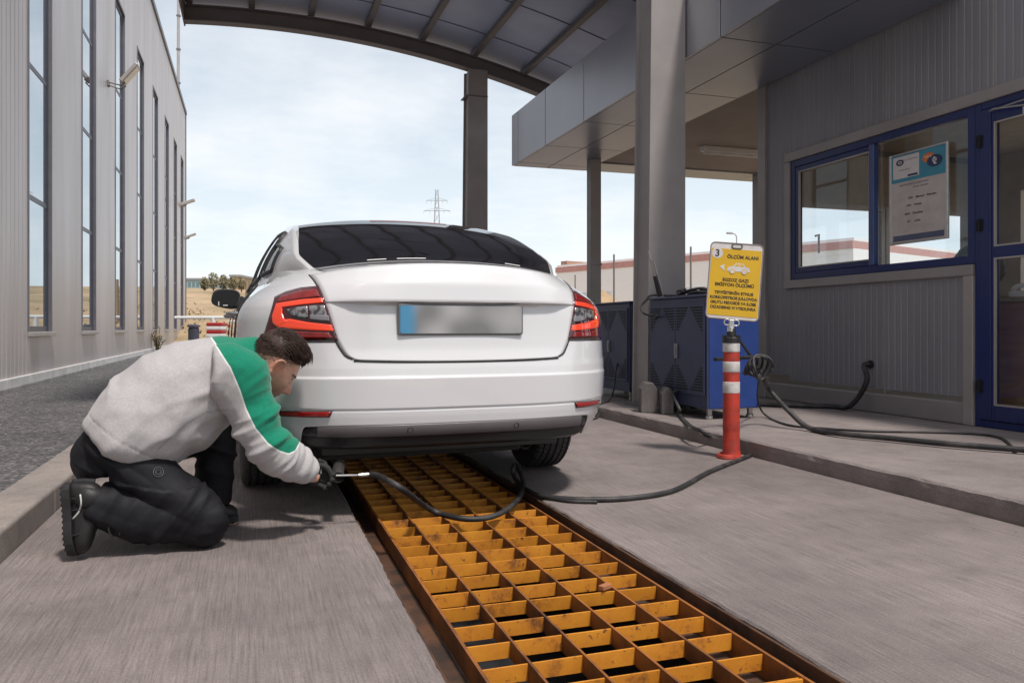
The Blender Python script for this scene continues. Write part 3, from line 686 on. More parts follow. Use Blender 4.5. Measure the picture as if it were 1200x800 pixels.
m = MB(); m.box(-0.0055, -0.0042, -pw/2+0.03, pw/2-0.03, 0.03, 0.085); m.build('footer_bar', M('poster_slate', (0.10, 0.12, 0.2), 0.5), po)
def disc(mb, x, y, z, r0, r1, n=24):
    if r0 <= 0:
        mb.add([(x, y+r1*math.cos(k*6.2832/n), z+r1*math.sin(k*6.2832/n)) for k in range(n)], [tuple(range(n))])
    else:
        vs_ = []
        for k in range(n):
            c, s_ = math.cos(k*6.2832/n), math.sin(k*6.2832/n); vs_ += [(x, y+r0*c, z+r0*s_), (x, y+r1*c, z+r1*s_)]
        mb.add(vs_, [(2*k, 2*k+1, (2*k+3) % (2*n), (2*k+2) % (2*n)) for k in range(n)])
m = MB(); disc(m, -0.0072, -0.080, 0.775, 0, 0.045); m.build('orange_disc', m_orange, po)
m = MB(); disc(m, -0.0080, -0.125, 0.735, 0, 0.055); m.build('navy_disc', m_navy, po)
m = MB(); disc(m, -0.0080, 0.135, 0.79, 0.016, 0.030); disc(m, -0.0080, 0.135, 0.79, 0, 0.008); m.build('round_emblem', m_navy, po)
# local text frame: reading left to right runs along -Y (seen from -X)
RT = Matrix(((0, 0, -1, 0), (-1, 0, 0, 0), (0, 1, 0, 0), (0, 0, 0, 1)))
lettering('lettering', 'ŧ', 0.095, M('poster_ink_white', (0.8, 0.8, 0.8), 0.5), po, Vector((-0.0088, -0.125, 0.703)), RT, bold=0.002)
lettering('lettering', 'Lira', 0.034, M('poster_ink_cream', (0.85, 0.75, 0.7), 0.5), po, Vector((-0.0080, -0.078, 0.775)), RT)
m_ink = M('poster_ink', (0.09, 0.085, 0.09), 0.6); m_ink2 = M('poster_ink_grey', (0.30, 0.28, 0.28), 0.6)
for (y, z, s, tx, mm) in [(0.03, 0.56, 0.022, 'MUAYENE ÜCRETLERİ', m_ink2), (-0.02, 0.525, 0.018, 'FİYAT LİSTESİ', m_ink2), (-0.03, 0.425, 0.026, '102   Motor  Benzin', m_ink), (0.03, 0.355, 0.026, '156   Dizel', m_ink), (0.03, 0.275, 0.026, '204   Otobüs', m_ink), (0.03, 0.20, 0.026, '51    LPG', m_ink)]:
    lettering('lettering', tx, s, mm, po, Vector((-0.0052, y, z)), RT, bold=0.0006)
m = MB(); m.box(-0.0078, -0.0068, 0.0, 0.075, 0.642, 0.662); m.build('dark_label', m_navy, po)
lettering('lettering', 'T.C. MUAYENE', 0.017, m_ink2, po, Vector((-0.0075, 0.055, 0.80)), RT)
lettering('lettering', 'İSTASYONU', 0.014, m_ink2, po, Vector((-0.0075, 0.10, 0.71)), RT)

# ------------------------------------------------------------------ blue cabinets
m_cab = M('shaded_cabinet_blue', (0.05, 0.062, 0.125), 0.45, 0.0, col2=(0.04, 0.05, 0.10), nscale=5, bump=0.04, bscale=40)  # darker blue with the shade of the door faces painted in
m_cabside = M('lit_cabinet_blue', (0.025, 0.062, 0.26), 0.42, col2=(0.02, 0.05, 0.21), nscale=4)  # same blue brightened: light falling on the near cabinet's side is painted in
def cabinet(x0, x1, y0, y1, lab, mside):
    t = thing('gas_analyser_cabinet', ((x0+x1)/2, (y0+y1)/2, 0.1), lab, 'cabinet', 'blue equipment cabinets on the island')
    z0, z1 = 0.18, 1.05
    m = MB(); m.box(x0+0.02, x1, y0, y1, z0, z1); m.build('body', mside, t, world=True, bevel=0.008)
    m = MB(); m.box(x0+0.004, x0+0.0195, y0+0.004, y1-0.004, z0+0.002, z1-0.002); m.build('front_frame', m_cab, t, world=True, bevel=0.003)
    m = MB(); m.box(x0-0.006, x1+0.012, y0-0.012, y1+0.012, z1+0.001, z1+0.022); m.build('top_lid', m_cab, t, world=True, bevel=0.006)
    ym = (y0+y1)/2
    for a, b in ((y0+0.03, ym-0.003), (ym+0.003, y1-0.03)):
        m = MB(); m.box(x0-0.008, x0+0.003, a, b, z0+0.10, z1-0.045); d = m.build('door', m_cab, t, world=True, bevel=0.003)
        c = (a+b)/2; hw = (b-a)/2-0.02
        for sgn in (1, -1):
            v = MB()
            for r in range(9):
                f = 1-r/9.5
                for side in (-1, 1):
                    zz = (z1-0.08-r*0.022) if sgn > 0 else (z0+0.14+r*0.022)
                    o0 = c+side*hw; o1 = c+side*(hw-hw*0.9*f)
                    v.box(x0-0.0115, x0-0.0085, min(o0, o1), max(o0, o1), zz-0.005, zz+0.005)
            o = v.build('vent', m_dark, d); o.data.transform(Matrix.Translation(-wloc(t)))
    m = MB(); m.box(x0-0.022, x0-0.009, ym-0.045, ym+0.0, 0.56, 0.68); m.box(x0-0.030, x0-0.0225, ym-0.034, ym-0.012, 0.585, 0.655); m.build('handle', M('cabinet_latch', (0.30, 0.30, 0.32), 0.35, 0.6), t, world=True, bevel=0.004)
    for fx in (x0+0.05, x1-0.05):
        for fy in (y0+0.05, y1-0.05):
            m = MB(); m.box(fx-0.018, fx+0.018, fy-0.012, fy+0.012, 0.13, z0-0.001); m.lathe([(0.026, 0.0985), (0.03, 0.105), (0.03, 0.125), (0.02, 0.131)], (fx, fy, 0), 12); m.build('caster', m_metal, t, world=True)
    return t
cabinet(3.35, 3.82, 5.38, 6.32, 'near blue cabinet with lit blue side standing behind the striped bollard', m_cabside)
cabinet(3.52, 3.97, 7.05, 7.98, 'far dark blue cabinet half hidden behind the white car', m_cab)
m_block = concrete_mat('weathered_concrete', (0.20, 0.182, 0.176), (0.11, 0.10, 0.098), broom=False, sc=3.0)
# concrete blocks at column foot
for i, (x, y, w_, h_, lab) in enumerate([(3.20, 6.06, 0.135, 0.25, 'concrete block with chamfered top, on the left at the column foot'), (3.285, 5.90, 0.10, 0.22, 'narrower concrete block on the right, next to the blue cabinet')]):
    m = MB(); hw = w_/2; c = 0.05
    poly = [(-hw, 0), (hw, 0), (hw, h_-c), (hw-c*0.7, h_), (-hw+c*0.7, h_), (-hw, h_-c)]
    m.prism(poly, lambda a, b: (a, -0.09, b), lambda a, b: (a, 0.09, b))
    o = m.build('concrete_block', m_block, bevel=0.008); o.location = (x, y, 0.099); o.rotation_euler = (0, 0, -0.35)
    tag(o, lab, 'concrete block', 'concrete blocks at the column foot')

# ------------------------------------------------------------------ striped bollard with the sign board
m_red = M('bollard_red', (0.50, 0.042, 0.022), 0.6, col2=(0.24, 0.032, 0.022), nscale=14, lo=0.30, hi=0.60, bump=0.15, bscale=50)
m_bwhite = M('bollard_white', (0.70, 0.68, 0.66), 0.55, col2=(0.46, 0.43, 0.41), nscale=16)
bp_ = on_z(857, 536, 0)
bo = thing('bollard', (bp_.x, bp_.y, 0), 'red and white striped flexible bollard standing at the kerb and carrying the yellow sign', 'bollard')
m = MB(); m.lathe([(0.062, 0.0), (0.062, 0.010), (0.056, 0.03), (0.053, 0.05), (0.052, 0.10), (0.050, 0.107), (0.053, 0.125), (0.050, 0.135), (0.053, 0.15), (0.0505, 0.16), (0.053, 0.175), (0.052, 0.20), (0.050, 0.69), (0.048, 0.70)], n=28); m.build('tube', m_red, bo, smooth=True)
for z0, z1 in ((0.405, 0.475), (0.535, 0.60), (0.66, 0.72)):
    m = MB(); m.lathe([(0.0518, z0), (0.0525, z0+0.002), (0.0525, z1-0.002), (0.0518, z1)], n=28)
    if z1 > 0.7: m.lathe([(0.0520, 0.70), (0.050, 0.722), (0.03, 0.723)], n=28)
    m.build('band', m_bwhite, bo, smooth=True)
m = MB(); m.lathe([(0.054, 0.715), (0.056, 0.72), (0.056, 0.748), (0.053, 0.752), (0.03, 0.754), (0.028, 0.80), (0.024, 0.81), (0, 0.81)], n=24)
for k in range(9):
    a = k*0.698; m.box(0.05*math.cos(a)-0.006, 0.05*math.cos(a)+0.006, 0.05*math.sin(a)-0.006, 0.05*math.sin(a)+0.006, 0.752, 0.764)
m.build('cap', m_black, bo, bevel=0.0015)
m = MB(); m.tube(crom([(0.03, -0.05, 0.006), (-0.045, -0.06, 0.010), (-0.085, -0.03, 0.012), (-0.075, 0.03, 0.012), (-0.03, 0.05, 0.02)], 4), [(0.018, 0.012)]*17, 6); m.build('base_flap', m_red, bo)
# sign
sg = thing('sign_board', (bp_.x-0.005, bp_.y-0.004, 0.815), 'tilted yellow notice board with a white car symbol clipped on top of the striped bollard', 'sign')
yaw = -math.atan2(bp_.x, bp_.y)*0.75
sg.rotation_mode = 'XYZ'; sg.rotation_euler = (R_(-6), R_(5.0), yaw)
SW, SH, S0 = 0.325, 0.485, 0.045
def rrect(w, h, r, cx=0, cz=0, n=6):
    out = []
    for (sx, sz, a0) in ((1, 1, 0), (-1, 1, 90), (-1, -1, 180), (1, -1, 270)):
        for k in range(n+1):
            a = R_(a0+90*k/n); out.append((cx+sx*(w/2-r)+r*math.cos(a), cz+sz*(h/2-r)+r*math.sin(a)))
    return out
m_sgw = M('sign_white_plastic', (0.66, 0.64, 0.64), 0.4, col2=(0.55, 0.52, 0.52), nscale=12)
m_sgy = M('sign_yellow', (0.66, 0.40, 0.012), 0.45, col2=(0.60, 0.36, 0.012), nscale=6)
m_sgk = M('sign_black_print', (0.03, 0.025, 0.02), 0.55)
zc = S0+SH/2
m = MB(); m.prism(rrect(SW, SH, 0.028, 0, zc), lambda a, b: (a, -0.008, b), lambda a, b: (a, 0.008, b)); bd = m.build('board', m_sgw, sg, bevel=0.003)
m = MB(); pts = rrect(SW-0.004, SH-0.004, 0.027, 0, zc); m.tube([(a, -0.0075, b) for a, b in pts+pts[:1]], 0.004, 6); m.build('rim', M('sign_rim', (0.30, 0.25, 0.24), 0.4, 0.3), sg)
m = MB(); yw, yh, yc = SW-0.018, SH-0.062, S0+0.022+(SH-0.062)/2
m.prism(rrect(yw, yh, 0.004, 0, yc, 2), lambda a, b: (a, -0.0100, b), lambda a, b: (a, -0.0082, b)); m.build('yellow_panel', m_sgy, sg)
m = MB(); pts = rrect(0.062, 0.028, 0.0135, 0.0, S0+SH-0.020); m.tube([(a, -0.010, b) for a, b in pts+pts[:1]], 0.0045, 6); m.build('handle_ring', M('sign_rim_dark', (0.16, 0.14, 0.13), 0.4, 0.3), sg)
m = MB(); m.prism(rrect(0.052, 0.02, 0.0095, 0.0, S0+SH-0.020), lambda a, b: (a, -0.0108, b), lambda a, b: (a, -0.0088, b)); m.build('handle_slot', M('slot_pale', (0.60, 0.60, 0.6), 0.6), sg)
RX = Matrix(((1, 0, 0, 0), (0, 0, -1, 0), (0, 1, 0, 0), (0, 0, 0, 1)))
m = MB(); cx, cz = -yw/2+0.036, yc+yh/2-0.030
m.add([(cx+0.034*math.cos(k*6.2832/28), -0.0106, cz+0.034*math.sin(k*6.2832/28)) for k in range(28)], [tuple(range(28))]); m.build('number_disc', m_sgw, sg)
lettering('lettering', '3', 0.062, m_sgk, sg, Vector((cx, -0.0113, cz-0.021)), RX, bold=0.001)
top = yc+yh/2
for tx, s_, z, x, sx in [('ÖLÇÜM ALANI', 0.029, top-0.058, 0.04, 1.0), ('EGZOZ GAZI', 0.027, top-0.205, 0.005, 1.0), ('EMİSYON ÖLÇÜMÜ', 0.027, top-0.236, 0.0, 1.0),
        ('TEYFİSTENİN ETNUS', 0.025, top-0.287, 0.0, 1.0), ('KORKOPETROE JULLOVDA', 0.025, top-0.318, 0.0, 0.95), ('GRUTLI BEDOSDE VA ILOSE', 0.025, top-0.349, 0.0, 0.9), ('OIZADSIING VI VYEOLINRA', 0.025, top-0.380, 0.0, 0.9)]:
    lettering('lettering', tx, s_, m_sgk, sg, Vector((x, -0.0106, z)), RX, bold=0.0009, sx=sx)
# white car pictogram with exhaust puff
m = MB(); cz = top-0.155; X0 = -0.052
body = [(0.0, 0.014), (0.002, 0.034), (0.018, 0.043), (0.034, 0.047), (0.052, 0.066), (0.098, 0.066), (0.112, 0.046), (0.134, 0.040), (0.140, 0.030), (0.140, 0.014)]
fl3 = lambda y: (lambda a, b: (X0+a, y, cz+b))
m.prism(body, fl3(-0.0115), fl3(-0.0102)); m.build('car_symbol', m_sgw, sg)
m = MB(); m.prism([(0.043, 0.047), (0.056, 0.061), (0.072, 0.061), (0.072, 0.047)], fl3(-0.0121), fl3(-0.0116)); m.prism([(0.077, 0.047), (0.077, 0.061), (0.095, 0.061), (0.104, 0.047)], fl3(-0.0121), fl3(-0.0116)); m.build('car_symbol_window', m_sgy, sg)
m = MB()
for wx in (0.033, 0.107):
    m.prism([(wx+0.0165*math.cos(k*0.3307), 0.014+0.0165*math.sin(k*0.3307)) for k in range(19)], fl3(-0.0127), fl3(-0.0122))
m.build('car_symbol_wheel', m_sgy, sg)
m = MB()
for wx in (0.033, 0.107):
    m.prism([(wx+0.013*math.cos(k*0.3307), 0.013+0.013*math.sin(k*0.3307)) for k in range(19)], fl3(-0.0133), fl3(-0.0128))
m.build('car_symbol_wheel', m_sgw, sg)
m = MB(); m.prism([(-0.012, 0.012), (-0.030, 0.026), (-0.046, 0.040), (-0.030, 0.048), (-0.016, 0.056), (-0.020, 0.034)], fl3(-0.0115), fl3(-0.0102)); m.build('exhaust_symbol', m_sgw, sg)
m = MB()
for s in (-1, 1):
    m.tube([(s*(0.028+0.018*math.cos(a)), -0.012, 0.026+0.018*math.sin(a)) for a in np.linspace(0, 6.283, 15)], 0.0055, 6)
m.box(-0.014, 0.014, -0.018, 0.014, -0.022, 0.044); m.lathe([(0.022, -0.02), (0.022, 0.012)], (0, 0, -0.012), 12); m.build('clamp', m_metal, sg, bevel=0.003)

# ------------------------------------------------------------------ hoses and cables
def cable(name, pts, r, lab, cat='hose', mat=None, n=8, seg=7):
    m = MB(); m.tube(crom(pts, seg), r, n)
    return tag(m.build(name, mat or m_rubber, smooth=True), lab, cat)
# sampling hose: probe in the man's hand -> grating -> bollard
pr0, pr1 = at_d(374, 559.5, 3.18), at_d(420, 556.5, 3.24)
pb = thing('exhaust_probe', pr0, 'thin steel exhaust probe rod with a ridged ferrule held in the gloved hand', 'probe')
m = MB(); ax = (pr1-pr0); m.rod(pr0-ax*0.9+Vector((0, .03, .01)), pr0+ax*0.98, 0.0042, 10); m.build('rod', m_metal, pb, world=True)
m = MB(); d_ = ax.normalized(); q = pr1
for k, (a, b, r) in enumerate([(0, 0.012, 0.008), (0.012, 0.018, 0.0105), (0.018, 0.03, 0.009), (0.03, 0.036, 0.0105), (0.036, 0.055, 0.009)]): m.rod(q+d_*a, q+d_*b, r, 12)
m.build('ferrule', m_metal, pb, world=True)
e = pr1+d_*0.05
hp = [e, at_d(445, 558, 3.22), at_d(470, 572, 3.08), on_z(505, 597, 0.02), on_z(540, 607, 0.0), on_z(572, 606, -0.004), on_z(598, 594, 0.01), at_d(613, 574, 3.92), at_d(611, 556, 4.05), at_d(604, 545, 4.12), at_d(601, 552, 4.08), on_z(606, 563, 0.02), on_z(618, 574, 0.016), on_z(640, 582, 0.014), on_z(690, 585, 0.014), on_z(740, 583, 0.014), on_z(790, 574, 0.014), on_z(830, 553, 0.014), on_z(862, 540, 0.014), on_z(880, 533, 0.014)]
cable('sampling_hose', hp, 0.0125, 'black sampling hose looping over the yellow grating from the probe to the bollard', n=10)
hq = [on_z(604, 566, 0.012), on_z(622, 577, 0.012), on_z(660, 586, 0.010), on_z(700, 588, 0.010)]
cable('thin_hose', hq, 0.008, 'thin second hose end lying tight along the big hose at the pit edge')
# hose out of near cabinet, over the kerb to the bollard
cable('cabinet_hose', [Vector((3.33, 5.78, 0.30)), Vector((3.27, 5.76, 0.27)), Vector((3.24, 5.6, 0.16)), on_z(795, 484, 0.118), on_z(808, 498, 0.118), on_z(822, 505, 0.11), Vector((2.985, 4.78, 0.07)), on_z(848, 509, 0.05), Vector((2.93, 4.45, 0.02)), on_z(868, 530, 0.014)], 0.013, 'black hose running from the near blue cabinet door down over the kerb to the bollard')
cable('wall_hose', [Vector((5.02, 5.47, 0.50)), Vector((4.95, 5.50, 0.49)), on_x(1016, 444, 4.90), on_x(1008, 462, 4.88), Vector((4.84, 5.56, 0.14)), on_z(975, 476, 0.12), on_z(930, 475, 0.12), on_z(885, 473, 0.12), on_z(840, 470, 0.12)], 0.022, 'thick black hose coming out of the booth wall and lying along its foot')
m = MB(); m.lathe([(0.02, 0), (0.035, 0), (0.035, 0.012), (0.02, 0.012)], (BX-0.016, 5.47, 0.50), 14, axis='x')
tag(m.build('hose_grommet', m_rubber), 'round rubber collar where the thick hose leaves the booth wall', 'hose collar')
cable('trunk_cable', [at_d(872, 438, 5.75), at_d(884, 428, 5.7), at_d(893, 440, 5.65), at_d(903, 458, 5.8), on_z(925, 482, 0.22), on_z(948, 501, 0.124), on_z(985, 508, 0.124), on_z(1040, 513, 0.124), on_z(1100, 519, 0.124), on_z(1150, 523, 0.124), on_z(1215, 528, 0.124)], 0.018, 'thick black trunk cable falling from the cabinet corner and crossing the island pavement', cat='cable')
cable('thin_cable', [at_d(890, 440, 5.75), on_z(888, 468, 0.25), on_z(897, 486, 0.12), on_z(925, 498, 0.107), on_z(970, 502, 0.107), on_z(1020, 505, 0.107), on_z(1080, 506, 0.107), on_z(1140, 508, 0.107), on_z(1170, 512, 0.107), on_z(1183, 520, 0.107), on_z(1190, 530, 0.107)], 0.008, 'thin black cable trailing beside the thick trunk cable on the pavement', cat='cable')
# coil hung at the cabinet side with its bracket
cb = thing('cable_coil', at_d(882, 430, 5.62), 'small bundle of black cable coiled on a bracket at the near cabinet side', 'cable coil')
m = MB(); c0 = at_d(881, 430, 5.60)
for k in range(5):
    rr = 0.045+0.008*k; m.tube([c0+Vector((rr*math.cos(a)*0.95+0.006*k, -0.02*k+0.03*math.sin(2*a+k), rr*1.15*math.sin(a))) for a in np.linspace(0, 6.283, 22)], 0.0095, 6)
m.build('coil', m_rubber, cb, world=True, smooth=True)
m = MB(); m.tube([at_d(838, 421, 5.40), at_d(872, 419, 5.58), at_d(893, 417, 5.66)], 0.013, 8); m.rod(at_d(868, 400, 5.62), at_d(882, 420, 5.62), 0.011, 8); m.build('bracket', m_black, cb, world=True)
# cable heap and rod on the cabinet
zt = 1.073
m = MB()
for k in range(7):
    y0 = 5.45+0.11*k+random.uniform(-.04, .04); P = []
    for q in range(7): P.append((3.42+0.05*q+random.uniform(-.05, .05), y0+0.12*math.sin(q*1.7+k)+random.uniform(-.04, .04), zt+0.012+random.uniform(0, 0.045)*(k % 3)/1.5))
    m.tube(crom(P, 6), 0.011, 6)
tag(m.build('cable_heap', m_rubber, smooth=True), 'tangled heap of black cable lying on top of the near blue cabinet', 'cable')
cable('loop_cable', [Vector((3.45, 6.1, zt+0.012)), Vector((3.34, 6.25, zt+0.02)), at_d(757, 352, 7.0), at_d(751, 360, 7.0), at_d(756, 368, 6.95), at_d(770, 370, 6.8), Vector((3.338, 6.2, 0.90))], 0.010, 'black cable loop hanging off the left end of the near blue cabinet', cat='cable')
sp = thing('spare_probe', Vector((3.42, 6.28, zt)), 'long steel probe rod standing upright on the near cabinet against the column', 'probe')
a_, b_ = at_d(773, 347, 6.75), at_d(760, 294, 6.62)
m = MB(); m.tube([a_, a_*0.55+b_*0.45], [0.020, 0.016], 10); m.build('grip', m_black, sp, world=True)
m = MB(); m.tube([a_*0.56+b_*0.44, b_], [0.011, 0.006], 8); m.rod(a_+Vector((0.024, -0.012, 0)), a_*0.2+b_*0.8+Vector((0.02, -0.01, 0)), 0.006, 6); m.build('rod', m_metal, sp, world=True)
cable('far_cabinet_cable', [Vector((3.515, 7.30, 0.46)), Vector((3.47, 7.25, 0.36)), Vector((3.40, 7.15, 0.20)), Vector((3.28, 7.0, 0.112)), Vector((3.08, 6.75, 0.108)), Vector((2.985, 6.6, 0.06)), Vector((2.93, 6.5, 0.012)), Vector((2.7, 6.35, 0.009)), Vector((2.45, 6.35, 0.009))], 0.008, 'thin cable drooping from the far cabinet over the kerb behind the car bumper', cat='cable')

# ------------------------------------------------------------------ background
def leafy(mb, c, r, h, n, s):
    for _ in range(n):
        u = Vector((random.gauss(0, 1), random.gauss(0, 1), random.gauss(0, 1))).normalized()*random.uniform(0.55, 1.05)
        p = Vector((c[0]+u.x*r, c[1]+u.y*r, c[2]+h*0.55+u.z*h*0.5)); a = Vector((random.gauss(0, 1), random.gauss(0, 1), random.gauss(0, 1))).normalized()*s; b = a.orthogonal().normalized()*s*0.7
        mb.add([p-a, p+b, p+a, p-b], [(0, 1, 2, 3)])
m_leaf = M('olive_leaf', (0.27, 0.23, 0.13), 0.8, col2=(0.15, 0.13, 0.075), nscale=1.2); m_trunk = M('trunk_bark', (0.16, 0.11, 0.08), 0.9)
def gh(p): return theight(p.x, p.y)
for i, (px, r, h, lab) in enumerate([(240, 0.9, 1.9, 'small olive tree, first on the left beside the glass building far away'), (250, 1.2, 2.6, 'round olive tree, second from the left on the far hill'), (262, 1.1, 2.3, 'olive tree, third from the left on the far hill before the grey building'), (273, 1.1, 2.2, 'olive tree, fourth from the left on the far hill'), (283, 1.0, 2.0, 'olive tree, rightmost on the far hill beside the white car roof')]):
    p = at_d(px, 333, 120+3*i); p.z = gh(p)-0.05
    t = thing('olive_tree', p, lab, 'tree', 'olive trees on the far hill')
    r *= 0.72; m = MB(); leafy(m, (0, 0, 0.3), r, h, 300, 0.18); m.build('crown', m_leaf, t)
    m = MB(); m.tube([(0, 0, 0), (0.05, 0, h*0.6)], [0.12, 0.06], 6); m.build('trunk', m_trunk, t)
m_bwall = M('far_wall', (0.46, 0.44, 0.43), 0.8); m_glz = M('far_glazing', (0.14, 0.22, 0.24), 0.2); m_rfar = M('far_roof', (0.30, 0.31, 0.32), 0.7)
def block(name, px0, px1, d, h, dep, lab, wall, roofh=0.4, win=6):
    a, b = at_d(px0, 333, d), at_d(px1, 333, d); z = min(gh(a), gh(b))-0.3
    t = thing(name, Vector(((a.x+b.x)/2, (a.y+b.y)/2, z)), lab, 'building', rz=-TH)
    w_ = (b-a).length
    m = MB(); m.box(-w_/2, w_/2, 0, dep, 0, h); m.build('wall', wall, t)
    m = MB(); m.box(-w_/2-0.2, w_/2+0.2, -0.2, dep+.2, h+0.003, h+roofh); m.build('roof', m_rfar, t)
    for k in range(win):
        x = -w_/2+w_*(k+0.5)/win; m = MB(); m.box(x-w_/win*0.32, x+w_/win*0.32, -0.03, -0.004, h*0.3, h*0.75); m.build('window', m_glz, t)
    return t
block('glass_hall', 205, 239, 150, 1.9, 20, 'low blue green glazed hall on the far hill next to the grey facade', M('hall_wall', (0.33, 0.42, 0.43), 0.4), 0.35, 7)
block('grey_depot', 257, 286, 150, 2.1, 14, 'grey flat roofed depot on the far hill behind the olive trees', m_bwall, 0.3, 4)
block('ochre_house', 270, 281, 146, 2.7, 8, 'small ochre house rising above the grey depot far away', M('ochre_wall', (0.40, 0.30, 0.20), 0.8), 0.4, 3)
p = at_d(312, 333, 260)
m = MB(); P = []
for i in range(25):
    x = -70+140*i/24; P.append([(x, yy, (7.5*math.exp(-((x+6)/26)**2)*(1-(yy/40)**2)+1.0*mnoise.noise((x*0.1, yy*0.1, 3)))) for yy in np.linspace(-40, 40, 9)])
m.grid(P); o = m.build('distant_hill', M('hill_scrub', (0.22, 0.25, 0.22), 0.95, col2=(0.17, 0.19, 0.15), nscale=0.05), smooth=True); o.location = (p.x, p.y, gh(p)-1.0); o.rotation_euler = (0, 0, -TH); tag(o, kind='structure')
# white pipe barrier, striped blocks, bin, posts
def rail():
    a, b = at_d(205, 372, 24.5), at_d(330, 372, 24.5)
    t = thing('pipe_barrier', Vector(((a.x+b.x)/2, (a.y+b.y)/2, theight(0, 24.5))), 'white pipe barrier across the end of the lane', 'barrier')
    m = MB(); m.rod(a, b, 0.05, 8); m.build('rail', m_white, t, world=True)
    for px in (250, 312):
        q = at_d(px, 372, 24.5); m = MB(); m.tube([(q.x, q.y, 0), (q.x, q.y, q.z)], [0.09, 0.06], 8); m.build('post', m_white, t, world=True)
rail()
m_bred = M('barrier_red', (0.45, 0.03, 0.03), 0.5)
p = at_d(253.5, 391, 21.5)
t = thing('water_barrier', (p.x, p.y, 0), 'red and white striped plastic barrier blocks at the end of the lane', 'barrier')
for k in range(5):
    m = MB(); w_ = 0.215-0.0*k; m.box(-w_, w_, -0.16, 0.16, 0.45+0.10*k+0.002, 0.45+0.10*(k+1)); m.build('stripe', m_bred if k % 2 == 0 else m_white, t, bevel=0.02)
m = MB(); m.prism([(-0.26, 0), (0.26, 0), (0.215, 0.45), (-0.215, 0.45)], lambda a, b: (a, -0.2, b), lambda a, b: (a, 0.2, b)); m.build('base', m_white, t, bevel=0.02)
t.rotation_euler = (0, 0, -TH)
p = at_d(227, 390, 21.0)
t = thing('litter_bin', (p.x, p.y, 0), 'dark grey litter bin at the end of the lane by the grey facade', 'bin')
m = MB(); m.lathe([(0.12, 0), (0.13, 0.02), (0.14, 0.78), (0.125, 0.80), (0.125, 0.83)], n=16); m.build('body', m_winframe, t, smooth=False); m = MB(); m.lathe([(0.165, 0.831), (0.165, 0.87), (0.09, 0.9), (0, 0.9)], n=16); m.build('lid', m_winframe, t)
for i, px in enumerate((288.5, 292, 296)):
    q = at_d(px, 345, 34+i); z = gh(q)
    m = MB(); m.tube([(0, 0, -0.1), (0.02, 0, q.z-z+0.55)], [0.06, 0.05], 7)
    o = m.build('fence_post', M('old_wood', (0.32, 0.24, 0.16), 0.9)); o.location = (q.x, q.y, z)
    tag(o, ['leftmost of three wooden fence posts beyond the car mirror', 'middle of three wooden fence posts beyond the car mirror', 'rightmost of three wooden fence posts beyond the car mirror'][i], 'post', 'wooden posts beyond the car')
sc_ = MB()
for _ in range(1500):
    y_ = random.uniform(27.5, 62); x_ = random.uniform(-0.36, 0.10)*y_+random.uniform(-1.5, 1.5)
    if mnoise.noise((x_*0.35, y_*0.16, 5)) < -0.02: continue
    zb_ = theight(x_, y_); s_ = random.uniform(0.04, 0.12)
    for _k in range(5):
        a_ = random.random()*6.28; d_ = Vector((math.cos(a_)*0.6, math.sin(a_)*0.6, random.uniform(0.5, 1.2)))*s_; w_ = Vector((-math.sin(a_), math.cos(a_), 0))*s_*0.25
        b_ = Vector((x_, y_, zb_-0.02)); sc_.add([b_-w_*0.5, b_+w_*0.5, b_+d_+w_, b_+d_*1.2-w_*0.6], [(0, 1, 2, 3)])
tag(sc_.build('dry_scrub', M('dry_scrub_leaf', (0.25, 0.20, 0.09), 0.9, col2=(0.12, 0.11, 0.05), nscale=0.9)), 'low dry scrub tufts scattered over the earth bank beyond the lane', 'scrub', kind='stuff')
# power pylon
p = at_d(512, 300, 300); z0 = gh(p); ztop = CH+(HY-222)/F*300
py_ = thing('power_pylon', (p.x, p.y, z0), 'distant lattice power pylon with two cross arms above the car roof', 'pylon', rz=-TH)
H_ = ztop-z0; m = MB(); wd = lambda z: 1.9*(1-z/H_)**1.0*0.9+0.45
lv = np.linspace(0, H_, 15)
for i in range(14):
    a, b = wd(lv[i]), wd(lv[i+1])
    for (s, t_) in ((1, 1), (1, -1), (-1, -1), (-1, 1)): m.rod((s*a, t_*a, lv[i]), (s*b, t_*b, lv[i+1]), 0.09, 4)
    for t_ in (1, -1): m.rod((-a, t_*a, lv[i]), (b, t_*b, lv[i+1]), 0.05, 3); m.rod((a, t_*a, lv[i]), (-b, t_*b, lv[i+1]), 0.05, 3)
m_pyl = M('pylon_steel', (0.36, 0.36, 0.38), 0.6, 0.3)
m.build('tower', m_pyl, py_)
for zf, L in ((0.80, 3.9), (0.60, 4.9)):
    m = MB(); z = H_*zf if False else ztop-z0-(ztop-z0)*0
    z = H_-(13/F*300 if zf > 0.7 else 25/F*300)
    m.rod((-L, 0, z), (L, 0, z), 0.09, 4); m.rod((-L, 0, z), (0, 0, z+1.1), 0.05, 4); m.rod((L, 0, z), (0, 0, z+1.1), 0.05, 4)
    for x in (-L, -L*0.55, L*0.55, L): m.rod((x, 0, z), (x, 0, z-1.0), 0.06, 4)
    m.build('cross_arm', m_pyl, py_)
